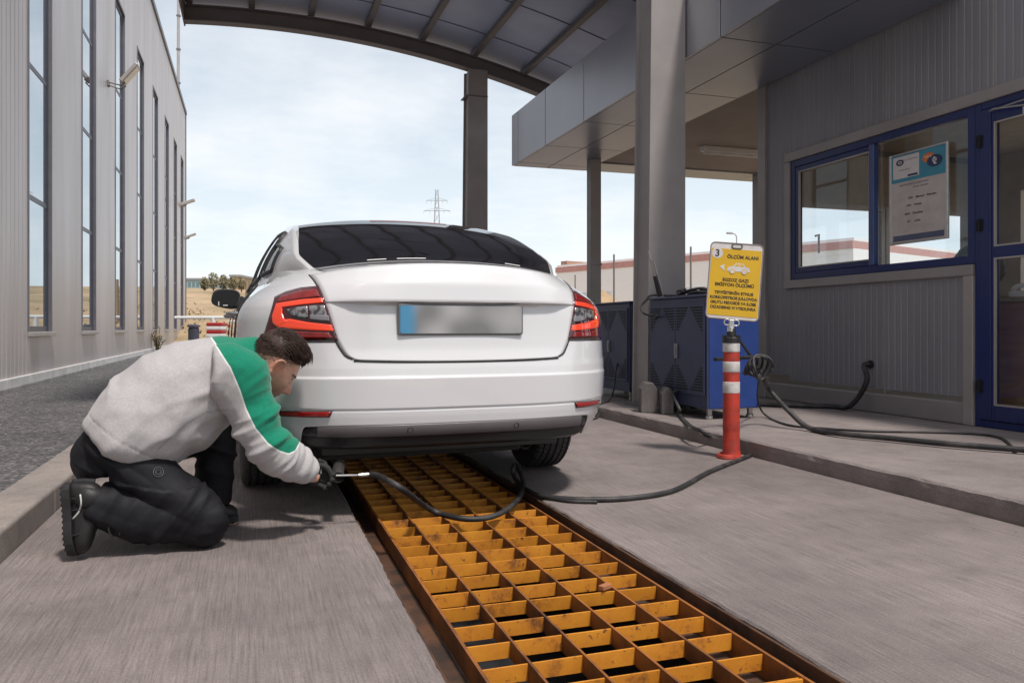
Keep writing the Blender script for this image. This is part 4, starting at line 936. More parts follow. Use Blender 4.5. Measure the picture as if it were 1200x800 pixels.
# white warehouse on the right
wa, wb = at_d(652, 350, 51.5), at_d(1000, 350, 35.5)
m_wh = M('warehouse_white', (0.90, 0.895, 0.89), 0.6, col2=(0.86, 0.855, 0.85)); m_whr = M('warehouse_red', (0.58, 0.30, 0.27), 0.6)
t = thing('warehouse', Vector((wa.x, wa.y, 0)), 'long white warehouse with a red stripe under its roof on the right', 'building')
dv = (wb-wa); L = Vector((dv.x, dv.y, 0)).length; t.rotation_euler = (0, 0, math.atan2(dv.y, dv.x))
zs = 4.35
m = MB(); m.box(0, L, 0, 15, -0.2, zs); m.build('wall', m_wh, t)
m = MB(); m.box(-0.05, L, -0.05, 15, zs+0.003, zs+0.34); m.build('stripe', m_whr, t)
m = MB(); m.box(0, L, 0.05, 15, zs+0.343, zs+0.48); m.build('parapet', m_wh, t)
m = MB(); m.box(0.1, 0.7, 0.3, 3, zs+0.485, zs+0.75); m_ru = M('rusty_unit', (0.36, 0.2, 0.14), 0.8); m.build('roof_unit', m_ru, t); m = MB(); m.box(14.2, 15, 1, 3, zs+0.485, zs+0.95); m.build('roof_unit', m_ru, t)
for k in range(4):
    m = MB(); m.box(2+k*7.0, 5+k*7.0, -0.04, -0.004, 0.2, 3.0); m.build('gate', M('gate_white', (0.70, 0.71, 0.72), 0.6), t)
# dirt mound in front
p = at_d(704, 345, 44)
m = MB(); P = []
for i in range(22):
    a = 6.2832*i/21; P.append([(p.x+r*1.7*math.cos(a)*(1+0.2*mnoise.noise((math.cos(a), math.sin(a), r*3))), p.y+r*2.0*math.sin(a), theight(p.x, p.y)-0.1+(1-r)**0.7*1.75) for r in np.linspace(0.0, 1, 9)])
m.grid(P); tag(m.build('earth_mound', m_earth, smooth=True), kind='structure')
for px, y0, y1, d, lab in [(674, 322, 352, 42, 'short dark steel post standing before the white warehouse, leftmost of three'), (719.5, 298, 352, 30, 'dark steel post between the thin support post and the big column, middle of three'), (809.5, 289, 352, 28, 'dark steel post right of the big column, rightmost of three')]:
    q = at_d(px, y0, d); m = MB(); g = max(theight(q.x, q.y), -0.035) if q.y > 25.9 or q.x > 9.4 else -0.04; m.tube([(0, 0, 0), (0, 0, q.z-g)], 0.035, 7)
    o = m.build('steel_post', m_beam); o.location = (q.x, q.y, g); tag(o, lab, 'post', 'steel posts before the warehouse')
q = at_d(862, 274, 60); g = theight(q.x, q.y)
t = thing('street_lamp', (q.x, q.y, g), 'slender street lamp with a curved arm behind the yellow sign', 'street lamp')
m = MB(); m.tube(crom([(0.1, 0, 0), (0.1, 0, (q.z-g)*0.85), (0.0, 0, q.z-g-0.1), (-0.35, 0, q.z-g)], 5), 0.045, 6); m.build('pole', m_trim, t)
m = MB(); m.box(-0.75, -0.3, -0.12, 0.12, q.z-g-0.04, q.z-g+0.10); m.build('lamp_head', m_trim, t, bevel=0.03)

# ------------------------------------------------------------------ the white car
CX, CY, CA = 0.873, 3.305, 0.04
car = thing('parked_car', (CX, CY, 0), 'white saloon car seen from behind, straddling the yellow grating', 'car', rz=CA)
m_paint = M('white_car_paint', (0.67, 0.67, 0.685), 0.22, 0.0, col2=(0.66, 0.66, 0.675), coat=1.0, nscale=2)
m_carglass = M('tinted_glass', (0.010, 0.010, 0.012), 0.02, spec=0.6, coat=0.25)
m_sideglass = M('side_glass', (0.03, 0.033, 0.036), 0.02, spec=1.0, coat=1.0)
m_trimblk = M('black_bumper_plastic', (0.022, 0.021, 0.023), 0.38, bump=0.15, bscale=400, bdist=0.0004)
m_diff = M('lit_bumper_plastic', (0.115, 0.102, 0.105), 0.40, bump=0.15, bscale=400, bdist=0.0004)  # same black plastic, lightened to paint in the sky reflected on its upper strip
m_gap = M('panel_gap', (0.02, 0.02, 0.022), 0.7)
m_chrome = M('chrome', (0.8, 0.8, 0.8), 0.08, 1.0)
ip = np.interp
ZW = [0.26, 0.32, 0.40, 0.47, 0.60, 0.75, 0.86, 0.92, 0.97, 1.0, 1.04, 1.075, 1.1]
WR = [0.79, 0.835, 0.875, 0.898, 0.908, 0.912, 0.908, 0.887, 0.825, 0.775, 0.70, 0.645, 0.60]
WS = [0.85, 0.875, 0.895, 0.905, 0.907, 0.905, 0.897, 0.875, 0.84, 0.815, 0.785, 0.77, 0.76]
def smooth_ip(z, X, Y): # average over a small window to round the profile
    z = np.asarray(z, float); return sum(ip(z+d, X, Y)*w_ for d, w_ in ((-0.02, .2), (-0.01, .2), (0, .2), (0.01, .2), (0.02, .2)))
def Wr(z): return smooth_ip(z, ZW, WR)
def Wd(z): return smooth_ip(z, ZW, WS)
def Rr(z, u):
    z = np.asarray(z, float); u = np.abs(u)
    # base: without the lid overhang; folded with a crease that fades towards the lamps
    base = ip(z, [0.26, 0.30, 0.395, 0.44, 0.463, 0.4695, 0.473, 0.600, 0.607, 0.64, 0.668, 0.78, 0.90, 0.918, 1.0, 1.06, 1.09, 1.12], [0.085, 0.05, 0.008, 0.003, 0.002, 0.006, 0.0, 0.0, 0.008, 0.011, 0.016, 0.031, 0.042, 0.045, 0.058, 0.082, 0.102, 0.122])
    over = ip(z, [0.60, 0.668, 0.72, 0.908, 0.9135, 0.919, 0.93, 1.0, 1.06, 1.09], [0, 0.006, 0.017, 0.019, 0.018, -0.014, -0.017, -0.014, -0.007, 0.0])
    return base+over*(1-sstep(u, 0.42, 0.61))
LC = 0.70; NN, MM = 3.2, 2.2
def rear_v(u, z):
    t = np.clip(np.abs(u)/Wr(z), 0, 0.9999)
    return Rr(z, u)+LC*(1-(1-t**NN)**(1/MM))
CL = 4.67
ZTV = ([0.0, 0.20, 0.24, 0.40, 0.80, 1.2, 1.8, 2.6, 3.0, 3.5, 4.2, 4.6, 4.7], [1.045, 1.043, 1.046, 1.072, 1.086, 1.055, 1.052, 1.062, 1.05, 0.99, 0.90, 0.80, 0.76])
def outline(a, z):
    """a in [0,1]: rear centre -> corner -> side -> front centre; returns u,v at height z"""
    if a <= 0.5:
        q = a/0.5*math.pi/2
        u0 = Wr(z)*math.sin(q)**(2/NN); v = float(Rr(z, u0))+LC*(1-math.cos(q)**(2/MM))
        u = u0*((1-sstep(v, 0.3, 1.2))+sstep(v, 0.3, 1.2)*Wd(z)/Wr(z)) if v > 0.3 else u0
        return float(u), float(v)
    vend = float(Rr(z, 0.9))+LC; fl_ = 0.9; vf = CL-fl_-0.06*abs(z-0.5)
    if a <= 0.8:
        v = vend+(vf-vend)*(a-0.5)/0.3; s = sstep(v, 0.3, 1.2)
        return float(Wr(z)*(1-s)+Wd(z)*s), v
    q = (a-0.8)/0.2*math.pi/2
    return float(Wd(z)*math.cos(q)**(2/2.6)), vf+fl_*math.sin(q)**(2/2.4)
def ztop(u, v): return (1.09-0.045*(min(abs(u), 0.6)/0.6)**2) if v < 0.225 and abs(u) <= 0.6 else float(ip(v, *ZTV))
def top_pt(a):
    z = 1.05
    for _ in range(8): u, v = outline(a, z); z = ztop(u, v)
    return u, v, z
AS = np.concatenate([np.linspace(0, 0.5, 44)[:-1], np.linspace(0.5, 0.8, 46)[:-1], np.linspace(0.8, 1.0, 16)])
TS = np.concatenate([np.linspace(0, 0.42, 26)[:-1], np.linspace(0.42, 0.75, 24)[:-1], np.linspace(0.75, 0.80, 12)[:-1], np.linspace(0.80, 1.0, 20)])
def skin(zlo, zhi_fn, amin=0, amax=1, ts=TS):
    rows = []
    for a in AS:
        if a < amin-1e-9 or a > amax+1e-9: continue
        ut, vt, zt_ = top_pt(a); zh = zt_ if zhi_fn is None else zhi_fn
        row = []
        for t in ts:
            z = zlo+(zh-zlo)*t; u, v = outline(a, z); row.append((u, v, z))
        rows.append(row)
    return np.array(rows)
def both(mb, P, mi=0):
    mb.grid(P, mi); Q = P.copy(); Q[..., 0] *= -1; mb.grid(Q[::-1], mi)
def carve(mb, keep):
    f2 = [(f, k) for f, k in zip(mb.f, mb.mi) if keep(np.mean([mb.v[i] for i in f], axis=0))]
    mb.f = [a for a, _ in f2]; mb.mi = [b for _, b in f2]
AXR, AXF, WRAD = 1.075, 3.761, 0.318
def arch_free(c): return not (abs(c[0]) > 0.55 and min((c[1]-AXR)**2, (c[1]-AXF)**2)+(c[2]-WRAD)**2 < 0.362**2)
# body shell above the bumper line at the rear, full height along the sides
ZB = 0.668
mb = MB(); P = skin(0.22, None); both(mb, P)
carve(mb, lambda c: arch_free(c) and not (c[1] < 0.70 and c[2] < 0.60))
body = mb.build('body', m_paint, car, smooth=True)
# bumper
def bump_lo(u):
    u = abs(u); k = float(sstep(u, 0.640, 0.705)); return (0.407-0.012*(u/0.68)**6)*(1-k)+0.296*k
rows = []
for a in list(np.linspace(0, 0.5, 90)):
    u0, v0 = outline(a, 0.38); zl = bump_lo(u0); row = []
    for k in range(60):
        z = zl+(ZB-0.008-zl)*k/59; u, v = outline(a, z); row.append((u*1.0026, v-0.0022, z))
    u, v, z = row[0]; row = [(u*0.99, v+0.035, z+0.004), (u, v+0.003, z-0.0005)]+row
    rows.append(row)
P = np.array(rows); mb = MB(); both(mb, P); carve(mb, lambda c: c[1] < 0.735 and arch_free(c))
def diff_top(u): return 0.407-0.012*(abs(u)/0.68)**6
bump_ = mb.build('bumper', m_paint, car, smooth=True)
# bumper shelf between the lid and the bumper face
# diffuser : folded black plastic wrapped across the bottom
us = np.linspace(-0.672, 0.672, 60)
TOPE = np.array([top_pt(a) for a in np.linspace(0.02, 0.8, 160)])
prof = [(0.412, 0.012), (0.407, -0.002), (0.400, -0.005), (0.362, 0.002), (0.356, 0.008), (0.351, 0.04), (0.347, 0.045), (0.318, 0.036), (0.311, 0.04), (0.298, 0.08), (0.290, 0.35)]
P = []
for u in us:
    row = []; e = sstep(abs(u), 0.61, 0.672)
    for z, dv in prof:
        zz = z*(1-e*0.0)+(diff_top(u)-0.407 if z > 0.39 else 0); zz = zz + e*(0.355-zz)*0.55
        row.append((u, float(rear_v(u, 0.40))+dv+e*0.03, zz))
    P.append(row)
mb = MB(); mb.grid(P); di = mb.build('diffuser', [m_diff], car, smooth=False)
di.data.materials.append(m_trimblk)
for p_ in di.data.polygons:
    p_.material_index = 0 if p_.center.z > 0.353 and abs(p_.center.x) < 0.60 else 1  # upper strip takes the painted sheen, the rest stays black
    p_.use_smooth = True
mb = MB()
for u in (-0.24, 0.235):
    v = float(rear_v(u, 0.40))
    mb.lathe([(0.0, -0.002), (0.0105, -0.002), (0.0105, 0.006)], (u, v-0.001, 0.372), 16, axis='y')
sens = []
for u in (-0.235, 0.24):
    v = float(rear_v(u, 0.40)); mb = MB(); mb.tube([(u+0.0115*math.cos(a), v-0.003, 0.382+0.0115*math.sin(a)) for a in np.linspace(0, 6.283, 17)], 0.0016, 5)
    mb.build('parking_sensor', m_gap, di)
# floor of the car, axle, silencer
mb = MB(); mb.box(-0.56, 0.56, 0.30, 4.3, 0.250, 0.30); mb.box(-0.84, -0.701, 1.46, 3.38, 0.20, 0.30); mb.box(0.701, 0.84, 1.46, 3.38, 0.20, 0.30); mb.box(-0.60, 0.60, AXR-0.05, AXR+0.05, 0.20, 0.2495); mb.build('underbody', m_trimblk, car)
mb = MB(); mb.box(-0.56, 0.40, 0.36, 0.80, 0.215, 0.2495); mb.build('silencer', M('dull_exhaust_steel', (0.03, 0.029, 0.028), 0.8, 0.0), car, bevel=0.03)
mb = MB()
mb.tube(crom([(-0.50, 0.20, 0.225), (-0.52, 0.10, 0.222), (-0.53, 0.03, 0.20)], 4), 0.024, 12, cap=False); mb.build('tailpipe', M('tailpipe_steel', (0.45, 0.43, 0.41), 0.3, 0.9), car)
# upper body: roof, glass and pillars
VS = np.array([0.12, 0.16, 0.2, 0.25, 0.30, 0.34, 0.4, 0.47, 0.55, 0.64, 0.74, 0.84, 0.94, 1.02, 1.08, 1.14, 1.22, 1.32, 1.45, 1.6, 1.8, 2.0, 2.2, 2.4, 2.55, 2.7, 2.85, 3.0, 3.15, 3.3, 3.45])
gv = [0.12, 0.2, 0.3, 0.34, 0.5, 0.7, 0.9, 1.1, 1.3, 1.6, 2.0, 2.4, 2.7, 3.1, 3.5]
gzc = [1.092, 1.101, 1.114, 1.128, 1.203, 1.283, 1.350, 1.402, 1.434, 1.455, 1.458, 1.432, 1.385, 1.22, 1.05]
gur = [0.60, 0.625, 0.652, 0.658, 0.655, 0.640, 0.620, 0.606, 0.603, 0.612, 0.618, 0.612, 0.602, 0.635, 0.67]
gzr = [1.046, 1.055, 1.070, 1.078, 1.146, 1.225, 1.293, 1.346, 1.378, 1.394, 1.394, 1.368, 1.325, 1.17, 1.02]
def gi(v, T): return float(sum(ip(v+d, gv, T) for d in (-0.05, -0.025, 0, 0.025, 0.05))/5) if v > 0.42 else float(ip(v, gv, T))
def gh_(vs_, q):
    """q in [-2,2]: |q|<=1 roof/glass crown, 1..2 side glass down to the belt"""
    s = 1 if q >= 0 else -1; q = abs(q)
    zc_, ur, zr = gi(vs_, gzc), gi(vs_, gur), gi(vs_, gzr)
    bow = 0.10*(1-sstep(vs_, 0.3, 1.25)); vb = vs_+bow
    if q <= 1:
        ur = min(ur, float(ip(vb, TOPE[:, 1], TOPE[:, 0]))-0.002); u = ur*q; z = zc_-(zc_-zr)*q**2.3; v = vs_+bow*q*q
    else:
        f = q-1; ub = float(ip(vb, TOPE[:, 1], TOPE[:, 0])); zb = float(ip(vb, TOPE[:, 1], TOPE[:, 2])); ur = min(ur, ub-0.002)
        u = ur+(ub-ur)*f+0.022*math.sin(f*math.pi)*min(1, max(0, (vs_-0.4)*2)); z = zr+(zb-zr)*f; v = vb
        if f < 0.15: # round the rain channel
            pass
    return (s*u, v, z)
QS = np.concatenate([-np.linspace(2, 1, 14)[:-1], np.linspace(-1, 1, 33), np.linspace(1, 2, 14)[1:]])
mb = MB(); mb.grid([[gh_(v, q) for q in QS] for v in VS])
mb.build('roof', m_paint, car, smooth=True)
def gpatch(mb, v0, v1, q0, q1, off, nv=24, nq=24, rad=0.0):
    P = []
    for v in np.linspace(v0, v1, nv):
        row = []
        for q in np.linspace(q0, q1, nq):
            p0 = Vector(gh_(v, q)); a = Vector(gh_(v+0.01, q))-p0; b = Vector(gh_(v, q+(0.01 if q+0.01 < 2 else -0.01)))-p0
            if q+0.01 >= 2: b = -b
            nrm = a.cross(b).normalized()
            if nrm.z < 0: nrm = -nrm
            row.append(tuple(p0+nrm*off))
        P.append(row)
    mb.grid(P)
mb = MB(); gpatch(mb, 0.315, 1.10, -0.965, 0.965, 0.003); mb.build('rear_window', m_carglass, car, smooth=True)
# stickers along the lower edge and the high brake lamp
m_strip = M('brake_lamp_red', (0.30, 0.012, 0.010), 0.2)
mb = MB(); gpatch(mb, 1.035, 1.075, -0.35, 0.35, 0.0045, 4, 20); mb.build('high_brake_lamp', m_strip, car, smooth=True)
for q0, q1 in ((-0.58, -0.44), (-0.36, -0.14), (0.52, 0.66)):
    mb = MB(); gpatch(mb, 0.335, 0.345, q0, q1, 0.005, 3, 10); mb.build('window_sticker', m_white, car)
# grey ledge under the glass
mb = MB(); gpatch(mb, 0.255, 0.312, -0.97, 0.97, 0.003, 6, 40); mb.build('window_ledge', M('ledge_grey', (0.34, 0.34, 0.35), 0.3, coat=0.5), car, smooth=True)
# side windows with black surrounds
for s in (-1, 1):
    for v0, v1 in ((0.86, 1.12), (1.24, 1.98), (2.06, 2.86)):
        f0, f1 = 1.14, 1.93
        if v0 < 1: f0 = 1.36
        mb = MB(); gpatch(mb, v0, v1, s*f0, s*f1, 0.004, 14, 12); sw = mb.build('side_window', m_sideglass, car, smooth=True)
        e = [gh_(v, s*f0) for v in np.linspace(v0, v1, 12)]+[gh_(v1, s*q) for q in np.linspace(f0, f1, 6)][1:]+[gh_(v, s*f1) for v in np.linspace(v1, v0, 12)][1:]+[gh_(v0, s*q) for q in np.linspace(f1, f0, 6)][1:]
        mb = MB(); mb.tube([(p[0]+s*0.003, p[1], p[2]+0.002) for p in e], 0.011, 6); mb.build('window_seal', m_black, sw, smooth=True)
mb = MB(); gpatch(mb, 2.62, 3.40, -0.95, 0.95, 0.003); mb.build('windscreen', m_carglass, car, smooth=True)
# bonnet
P = []
for t in np.linspace(0, 1, 16):
    v = 3.30+(4.62-3.30)*t; row = []
    hw = float(Wd(1.0))*math.sqrt(max(0.0, 1-max(0, (v-3.75)/0.92)**2.6)) if v > 3.75 else 0.80
    for q in np.linspace(-1, 1, 21): row.append((hw*q, v, float(ip(v, *ZTV))+0.015+0.06*(1-q*q)*(1-t*0.5)))
    P.append(row)
mb = MB(); mb.grid(P); mb.build('bonnet', m_paint, car, smooth=True)
# --- rear face patches: shapes given in (u, z), pushed onto the rear surface
def on_rear(u, z, off): return (u, float(rear_v(u, z))-off, z)
def rpatch(mb, A, B, off, n=26, mrow=10, edge=0.0):
    """patch between polyline A and polyline B, both lists of (u,z)"""
    def res(Pl, n):
        Pl = np.array(Pl, float); d = np.concatenate([[0], np.cumsum(np.hypot(*np.diff(Pl, axis=0).T))]); s = np.linspace(0, d[-1], n)
        return np.stack([ip(s, d, Pl[:, 0]), ip(s, d, Pl[:, 1])], 1)
    a, b = res(A, n), res(B, n)
    rows = []
    for k in range(mrow):
        t = k/(mrow-1); rows.append([on_rear(*(a[i]*(1-t)+b[i]*t), off) for i in range(n)])
    rows = np.array(rows)
    if edge:  # fold the rim back onto the body so that it reads as a solid piece
        R2 = np.zeros((rows.shape[0]+2, rows.shape[1]+2, 3)); R2[1:-1, 1:-1] = rows
        R2[0, 1:-1] = rows[0]; R2[-1, 1:-1] = rows[-1]; R2[:, 0] = R2[:, 1]; R2[:, -1] = R2[:, -2]
        for sl_ in (np.s_[0, :], np.s_[-1, :], np.s_[:, 0], np.s_[:, -1]): R2[sl_][..., 1] += edge
        rows = R2
    mb.grid(rows)
def mirror(L, s): return [(s*u, z) for u, z in L]
# tailgate
LE = [(0.607, 1.043), (0.588, 0.985), (0.572, 0.925), (0.553, 0.85), (0.530, 0.765), (0.505, 0.715), (0.487, 0.692), (0.462, 0.680), (0.43, 0.676)]
lz = [z for u, z in LE][::-1]; lu = [u for u, z in LE][::-1]
rows = []
zs_ = np.concatenate([np.linspace(0.676, 0.70, 6)[:-1], np.linspace(0.70, 0.90, 16)[:-1], np.linspace(0.90, 0.93, 14)[:-1], np.linspace(0.93, 1.043, 14)])
for z in zs_:
    e = float(ip(z, lz, lu)); row = []
    for q in np.linspace(-1, 1, 61):
        u = e*q; top_l = 1.09-0.045*(u/0.6)**2; lowl = 0.668+0.008*(u/0.43)**2
        t = (z-0.676)/(1.043-0.676); zz = z+(top_l-1.043)*t**2+(lowl-0.676)*(1-t)**6
        d = 0.006; row.append((u, float(rear_v(u, zz))-d, zz))
    rows.append(row)
rows = np.array(rows); R2 = np.zeros((rows.shape[0]+2, rows.shape[1]+2, 3)); R2[1:-1, 1:-1] = rows
R2[0, 1:-1] = rows[0]; R2[-1, 1:-1] = rows[-1]; R2[:, 0] = R2[:, 1]; R2[:, -1] = R2[:, -2]
for sl_ in (np.s_[0, :], np.s_[:, 0], np.s_[:, -1]): R2[sl_][..., 1] += 0.012
R2[-1, :, 1] += 0.05; R2[-1, :, 2] += 0.006
mb = MB(); mb.grid(R2); lid = mb.build('tailgate', m_paint, car, smooth=True)
def seam(pts, r, par, name='seam', mat=None):
    mb = MB(); mb.tube(pts, r, 6); return mb.build(name, mat or m_gap, par, smooth=True)
LS = [(u+0.005, z) for u, z in LE[:-1]]
edge = crom([Vector((u, 0, z)) for u, z in LS], 6)
for s in (-1, 1): seam([on_rear(s*p.x, p.z, 0.0015) for p in edge], 0.0035, lid)
seam([on_rear(u, 0.664+0.008*(u/0.43)**2 if abs(u) < 0.45 else 0.664+0.0095, 0.0015) for u in np.linspace(-0.462, 0.462, 40)], 0.0042, lid)
# shadow gap line on the bumper and step lines
seam([on_rear(u, 0.4695-0.004*(u/0.6)**2, 0.0008) for u in np.linspace(-0.57, 0.57, 40)], 0.0020, bump_, 'groove', M('groove_grey', (0.30, 0.30, 0.31), 0.5))
# plate with recess edge
mb = MB(); pz0, pz1, pu = 0.778, 0.912, 0.281; pv = float(rear_v(0, 0.86))-0.022
tilt = 0.012
def plate_poly(w_, h_, r): return rrect(w_, h_, r)
m_plate, nt, b = newmat('number_plate_grey'); b.inputs['Roughness'].default_value = 0.45
v_ = coordmap(nt); sx_ = N(nt, 'ShaderNodeSeparateXYZ'); nt.links.new(v_, sx_.inputs[0])
cc = ramp(nt, noise(nt, v_, 6.5, 0, 0.3), [(0.32, (0.20, 0.20, 0.205)), (0.70, (0.46, 0.46, 0.465))])
mr = N(nt, 'ShaderNodeMapRange', interpolation_type='SMOOTHSTEP'); mr.inputs['From Min'].default_value = -0.242; mr.inputs['From Max'].default_value = -0.178
nt.links.new(sx_.outputs['X'], mr.inputs['Value']); nt.links.new(mix(nt, mr.outputs[0], (0.07, 0.27, 0.46), cc), b.inputs['Base Color'])
pl = MB(); pzc = (pz0+pz1)/2; pl.prism(rrect(2*pu, pz1-pz0, 0.012, 0, pzc), lambda a, b: (a, pv, b), lambda a, b: (a, pv+0.014, b)); plate = pl.build('number_plate_frame', M('plate_frame', (0.16, 0.16, 0.165), 0.5), car, bevel=0.003)
pl = MB(); pl.prism(rrect(2*pu-0.016, pz1-pz0-0.016, 0.009, 0, pzc), lambda a, b: (a, pv-0.0025, b), lambda a, b: (a, pv-0.0005, b)); pl.build('number_plate', m_plate, plate)
# plate lamps/reflection tabs
# tail lamps
m_lens = M('dark_red_lens', (0.085, 0.004, 0.006), 0.08, coat=1.0, col2=(0.05, 0.003, 0.004), nscale=4)
m_lred = M('red_lens', (0.26, 0.010, 0.010), 0.08, coat=1.0, col2=(0.17, 0.006, 0.007), nscale=30)
m_lc = M('lit_red_lamp', (0.75, 0.055, 0.022), 0.15, coat=1.0, emis=(1.0, 0.07, 0.02), estr=0.24)
m_lclear = M('clear_reflector', (0.45, 0.44, 0.45), 0.12, 0.7, col2=(0.12, 0.11, 0.12), nscale=38, lo=0.42, hi=0.55, bump=0.5, bscale=45, bdist=0.004)
m_lgrey = M('grey_lens', (0.22, 0.215, 0.235), 0.12, coat=1.0)
for s in (-1, 1):
    top = [(0.590, 0.988), (0.66, 0.983), (0.715, 0.968), (0.760, 0.945)]
    bot = [(0.522, 0.757), (0.62, 0.757), (0.72, 0.756), (0.815, 0.752)]
    mb = MB(); rpatch(mb, mirror(top, s), mirror(bot, s), 0.006, 30, 16, edge=0.03); tl_ = mb.build('tail_lamp', m_lens, car, smooth=True)
    L = lambda name, A, B, off, mat, n=22, r=6: (lambda q: (rpatch(q, mirror(A, s), mirror(B, s), off, n, r, edge=0.004), q.build(name, mat, tl_, smooth=True)))(MB())
    L('red_band', [(0.600, 0.975), (0.66, 0.970), (0.735, 0.948)], [(0.590, 0.940), (0.66, 0.932), (0.755, 0.918)], 0.0105, m_lred)
    L('light_strip', [(0.583, 0.936), (0.66, 0.930), (0.757, 0.915)], [(0.578, 0.916), (0.66, 0.908), (0.745, 0.896)], 0.011, m_lc)
    L('light_strip', [(0.757, 0.915), (0.775, 0.86), (0.772, 0.83), (0.755, 0.815)], [(0.735, 0.893), (0.735, 0.87), (0.728, 0.848), (0.715, 0.838)], 0.0112, m_lc)
    L('light_strip', [(0.765, 0.838), (0.71, 0.848), (0.64, 0.833), (0.548, 0.822)], [(0.752, 0.812), (0.70, 0.806), (0.62, 0.800), (0.541, 0.797)], 0.0108, m_lc)
    L('reflector_bowl', [(0.640, 0.902), (0.68, 0.897), (0.718, 0.888)], [(0.638, 0.848), (0.67, 0.853), (0.705, 0.862)], 0.0108, m_lclear)
    L('reflector_bowl', [(0.576, 0.906), (0.60, 0.905), (0.634, 0.902)], [(0.560, 0.838), (0.59, 0.841), (0.632, 0.847)], 0.0109, m_lclear)
    L('lens_panel', [(0.560, 0.862), (0.59, 0.862), (0.632, 0.864)], [(0.556, 0.838), (0.59, 0.840), (0.632, 0.8465)], 0.0125, m_lgrey)
    L('red_band', [(0.560, 0.790), (0.64, 0.793), (0.745, 0.800)], [(0.545, 0.768), (0.64, 0.768), (0.755, 0.768)], 0.0105, m_lred)
    # lower bumper reflectors
    A = [(0.548, 0.468), (0.62, 0.4665), (0.70, 0.464), (0.755, 0.461)]; B = [(0.560, 0.441), (0.62, 0.440), (0.70, 0.4395), (0.755, 0.439)]
    mb = MB(); rpatch(mb, mirror(A, s), mirror(B, s), 0.0085, 20, 5, edge=0.014); rf = mb.build('bumper_reflector', m_gap, car, smooth=True)
    A = [(u+(0.006 if i == 0 else -0.004), z-0.003) for i, (u, z) in enumerate(A)]; B = [(u+(0.003 if i == 0 else -0.004), z+0.003) for i, (u, z) in enumerate(B)]
    mb = MB(); rpatch(mb, mirror(A, s), mirror(B, s), 0.011, 20, 5, edge=0.003); mb.build('lens', M('reflector_red', (0.40, 0.018, 0.016), 0.12, coat=1.0, col2=(0.30, 0.012, 0.012), nscale=60), rf, smooth=True)
    # fender seam from lid corner, lamp to wheel
    seam([on_rear(s*u, 0.752+0.0*u, 0.001) for u in np.linspace(0.525, 0.83, 16)], 0.0022, body)
# wheels
m_tyre = M('tyre_rubber', (0.035, 0.033, 0.035), 0.75, col2=(0.05, 0.047, 0.048), nscale=20, bump=0.2, bscale=120)
m_rim = M('alloy_rim', (0.55, 0.55, 0.56), 0.3, 0.8)
def wheel(u, v):
    s = 1 if u > 0 else -1; hw = 0.104
    w0 = bpy.data.objects.new('wheel', None); COL.objects.link(w0); w0.parent = car; w0.location = (u, v, WRAD)
    prof = [(0.215, -hw+0.02), (0.25, -hw+0.004), (0.285, -hw)]
    R = WRAD-0.002
    prof += [(0.303, -hw+0.008), (0.312, -hw+0.018)]
    for x in (-0.066, -0.030, 0.006, 0.042, 0.072):
        prof += [(R, x-0.008), (R-0.008, x-0.004), (R-0.008, x+0.004), (R, x+0.008)]
    prof += [(0.312, hw-0.018), (0.303, hw-0.008), (0.285, hw), (0.25, hw-0.004), (0.215, hw-0.02)]
    mb = MB(); nseg = 180; vs_ = []; fs = []
    for r, x in prof:
        for k in range(nseg):
            rr = r-0.005 if (k % 3 == 0 and 0.30 < r and abs(x) > 0.048 and r > WRAD-0.02) else r
            vs_.append((x, rr*math.cos(6.2832*k/nseg), rr*math.sin(6.2832*k/nseg)))
    for i in range(len(prof)-1):
        for k in range(nseg): fs.append((i*nseg+k, i*nseg+(k+1) % nseg, (i+1)*nseg+(k+1) % nseg, (i+1)*nseg+k))
    mb.add(vs_, fs); mb.build('tyre', m_tyre, w0, smooth=False)
    mb = MB(); mb.lathe([(0.0, s*0.05), (0.05, s*0.055), (0.06, s*0.05), (0.19, s*0.045), (0.205, s*0.075), (0.217, s*0.085), (0.217, -s*0.085), (0.205, -s*0.075), (0.19, -s*0.02), (0.0, -s*0.02)], n=40, axis='x')
    for k in range(5):
        a = 6.2832*k/5; mb.tube([(s*0.058, 0.04*math.cos(a), 0.04*math.sin(a)), (s*0.072, 0.20*math.cos(a), 0.20*math.sin(a))], [(0.03, 0.018), (0.022, 0.012)], 8)
    mb.build('rim', m_rim, w0, smooth=True)
    return w0
for u in (-0.771, 0.771):
    for v in (AXR, AXF): wheel(u, v)
for s in (-1, 1):   # wheel arch liners
    for v in (AXR, AXF):
        mb = MB(); P = []
        for a in np.linspace(-0.15, math.pi+0.15, 24): P.append([(s*x, v+0.372*math.cos(a), WRAD+0.372*math.sin(a)) for x in (0.58, 0.868)])
        mb.grid(P); mb.build('wheel_arch', m_trimblk, car)
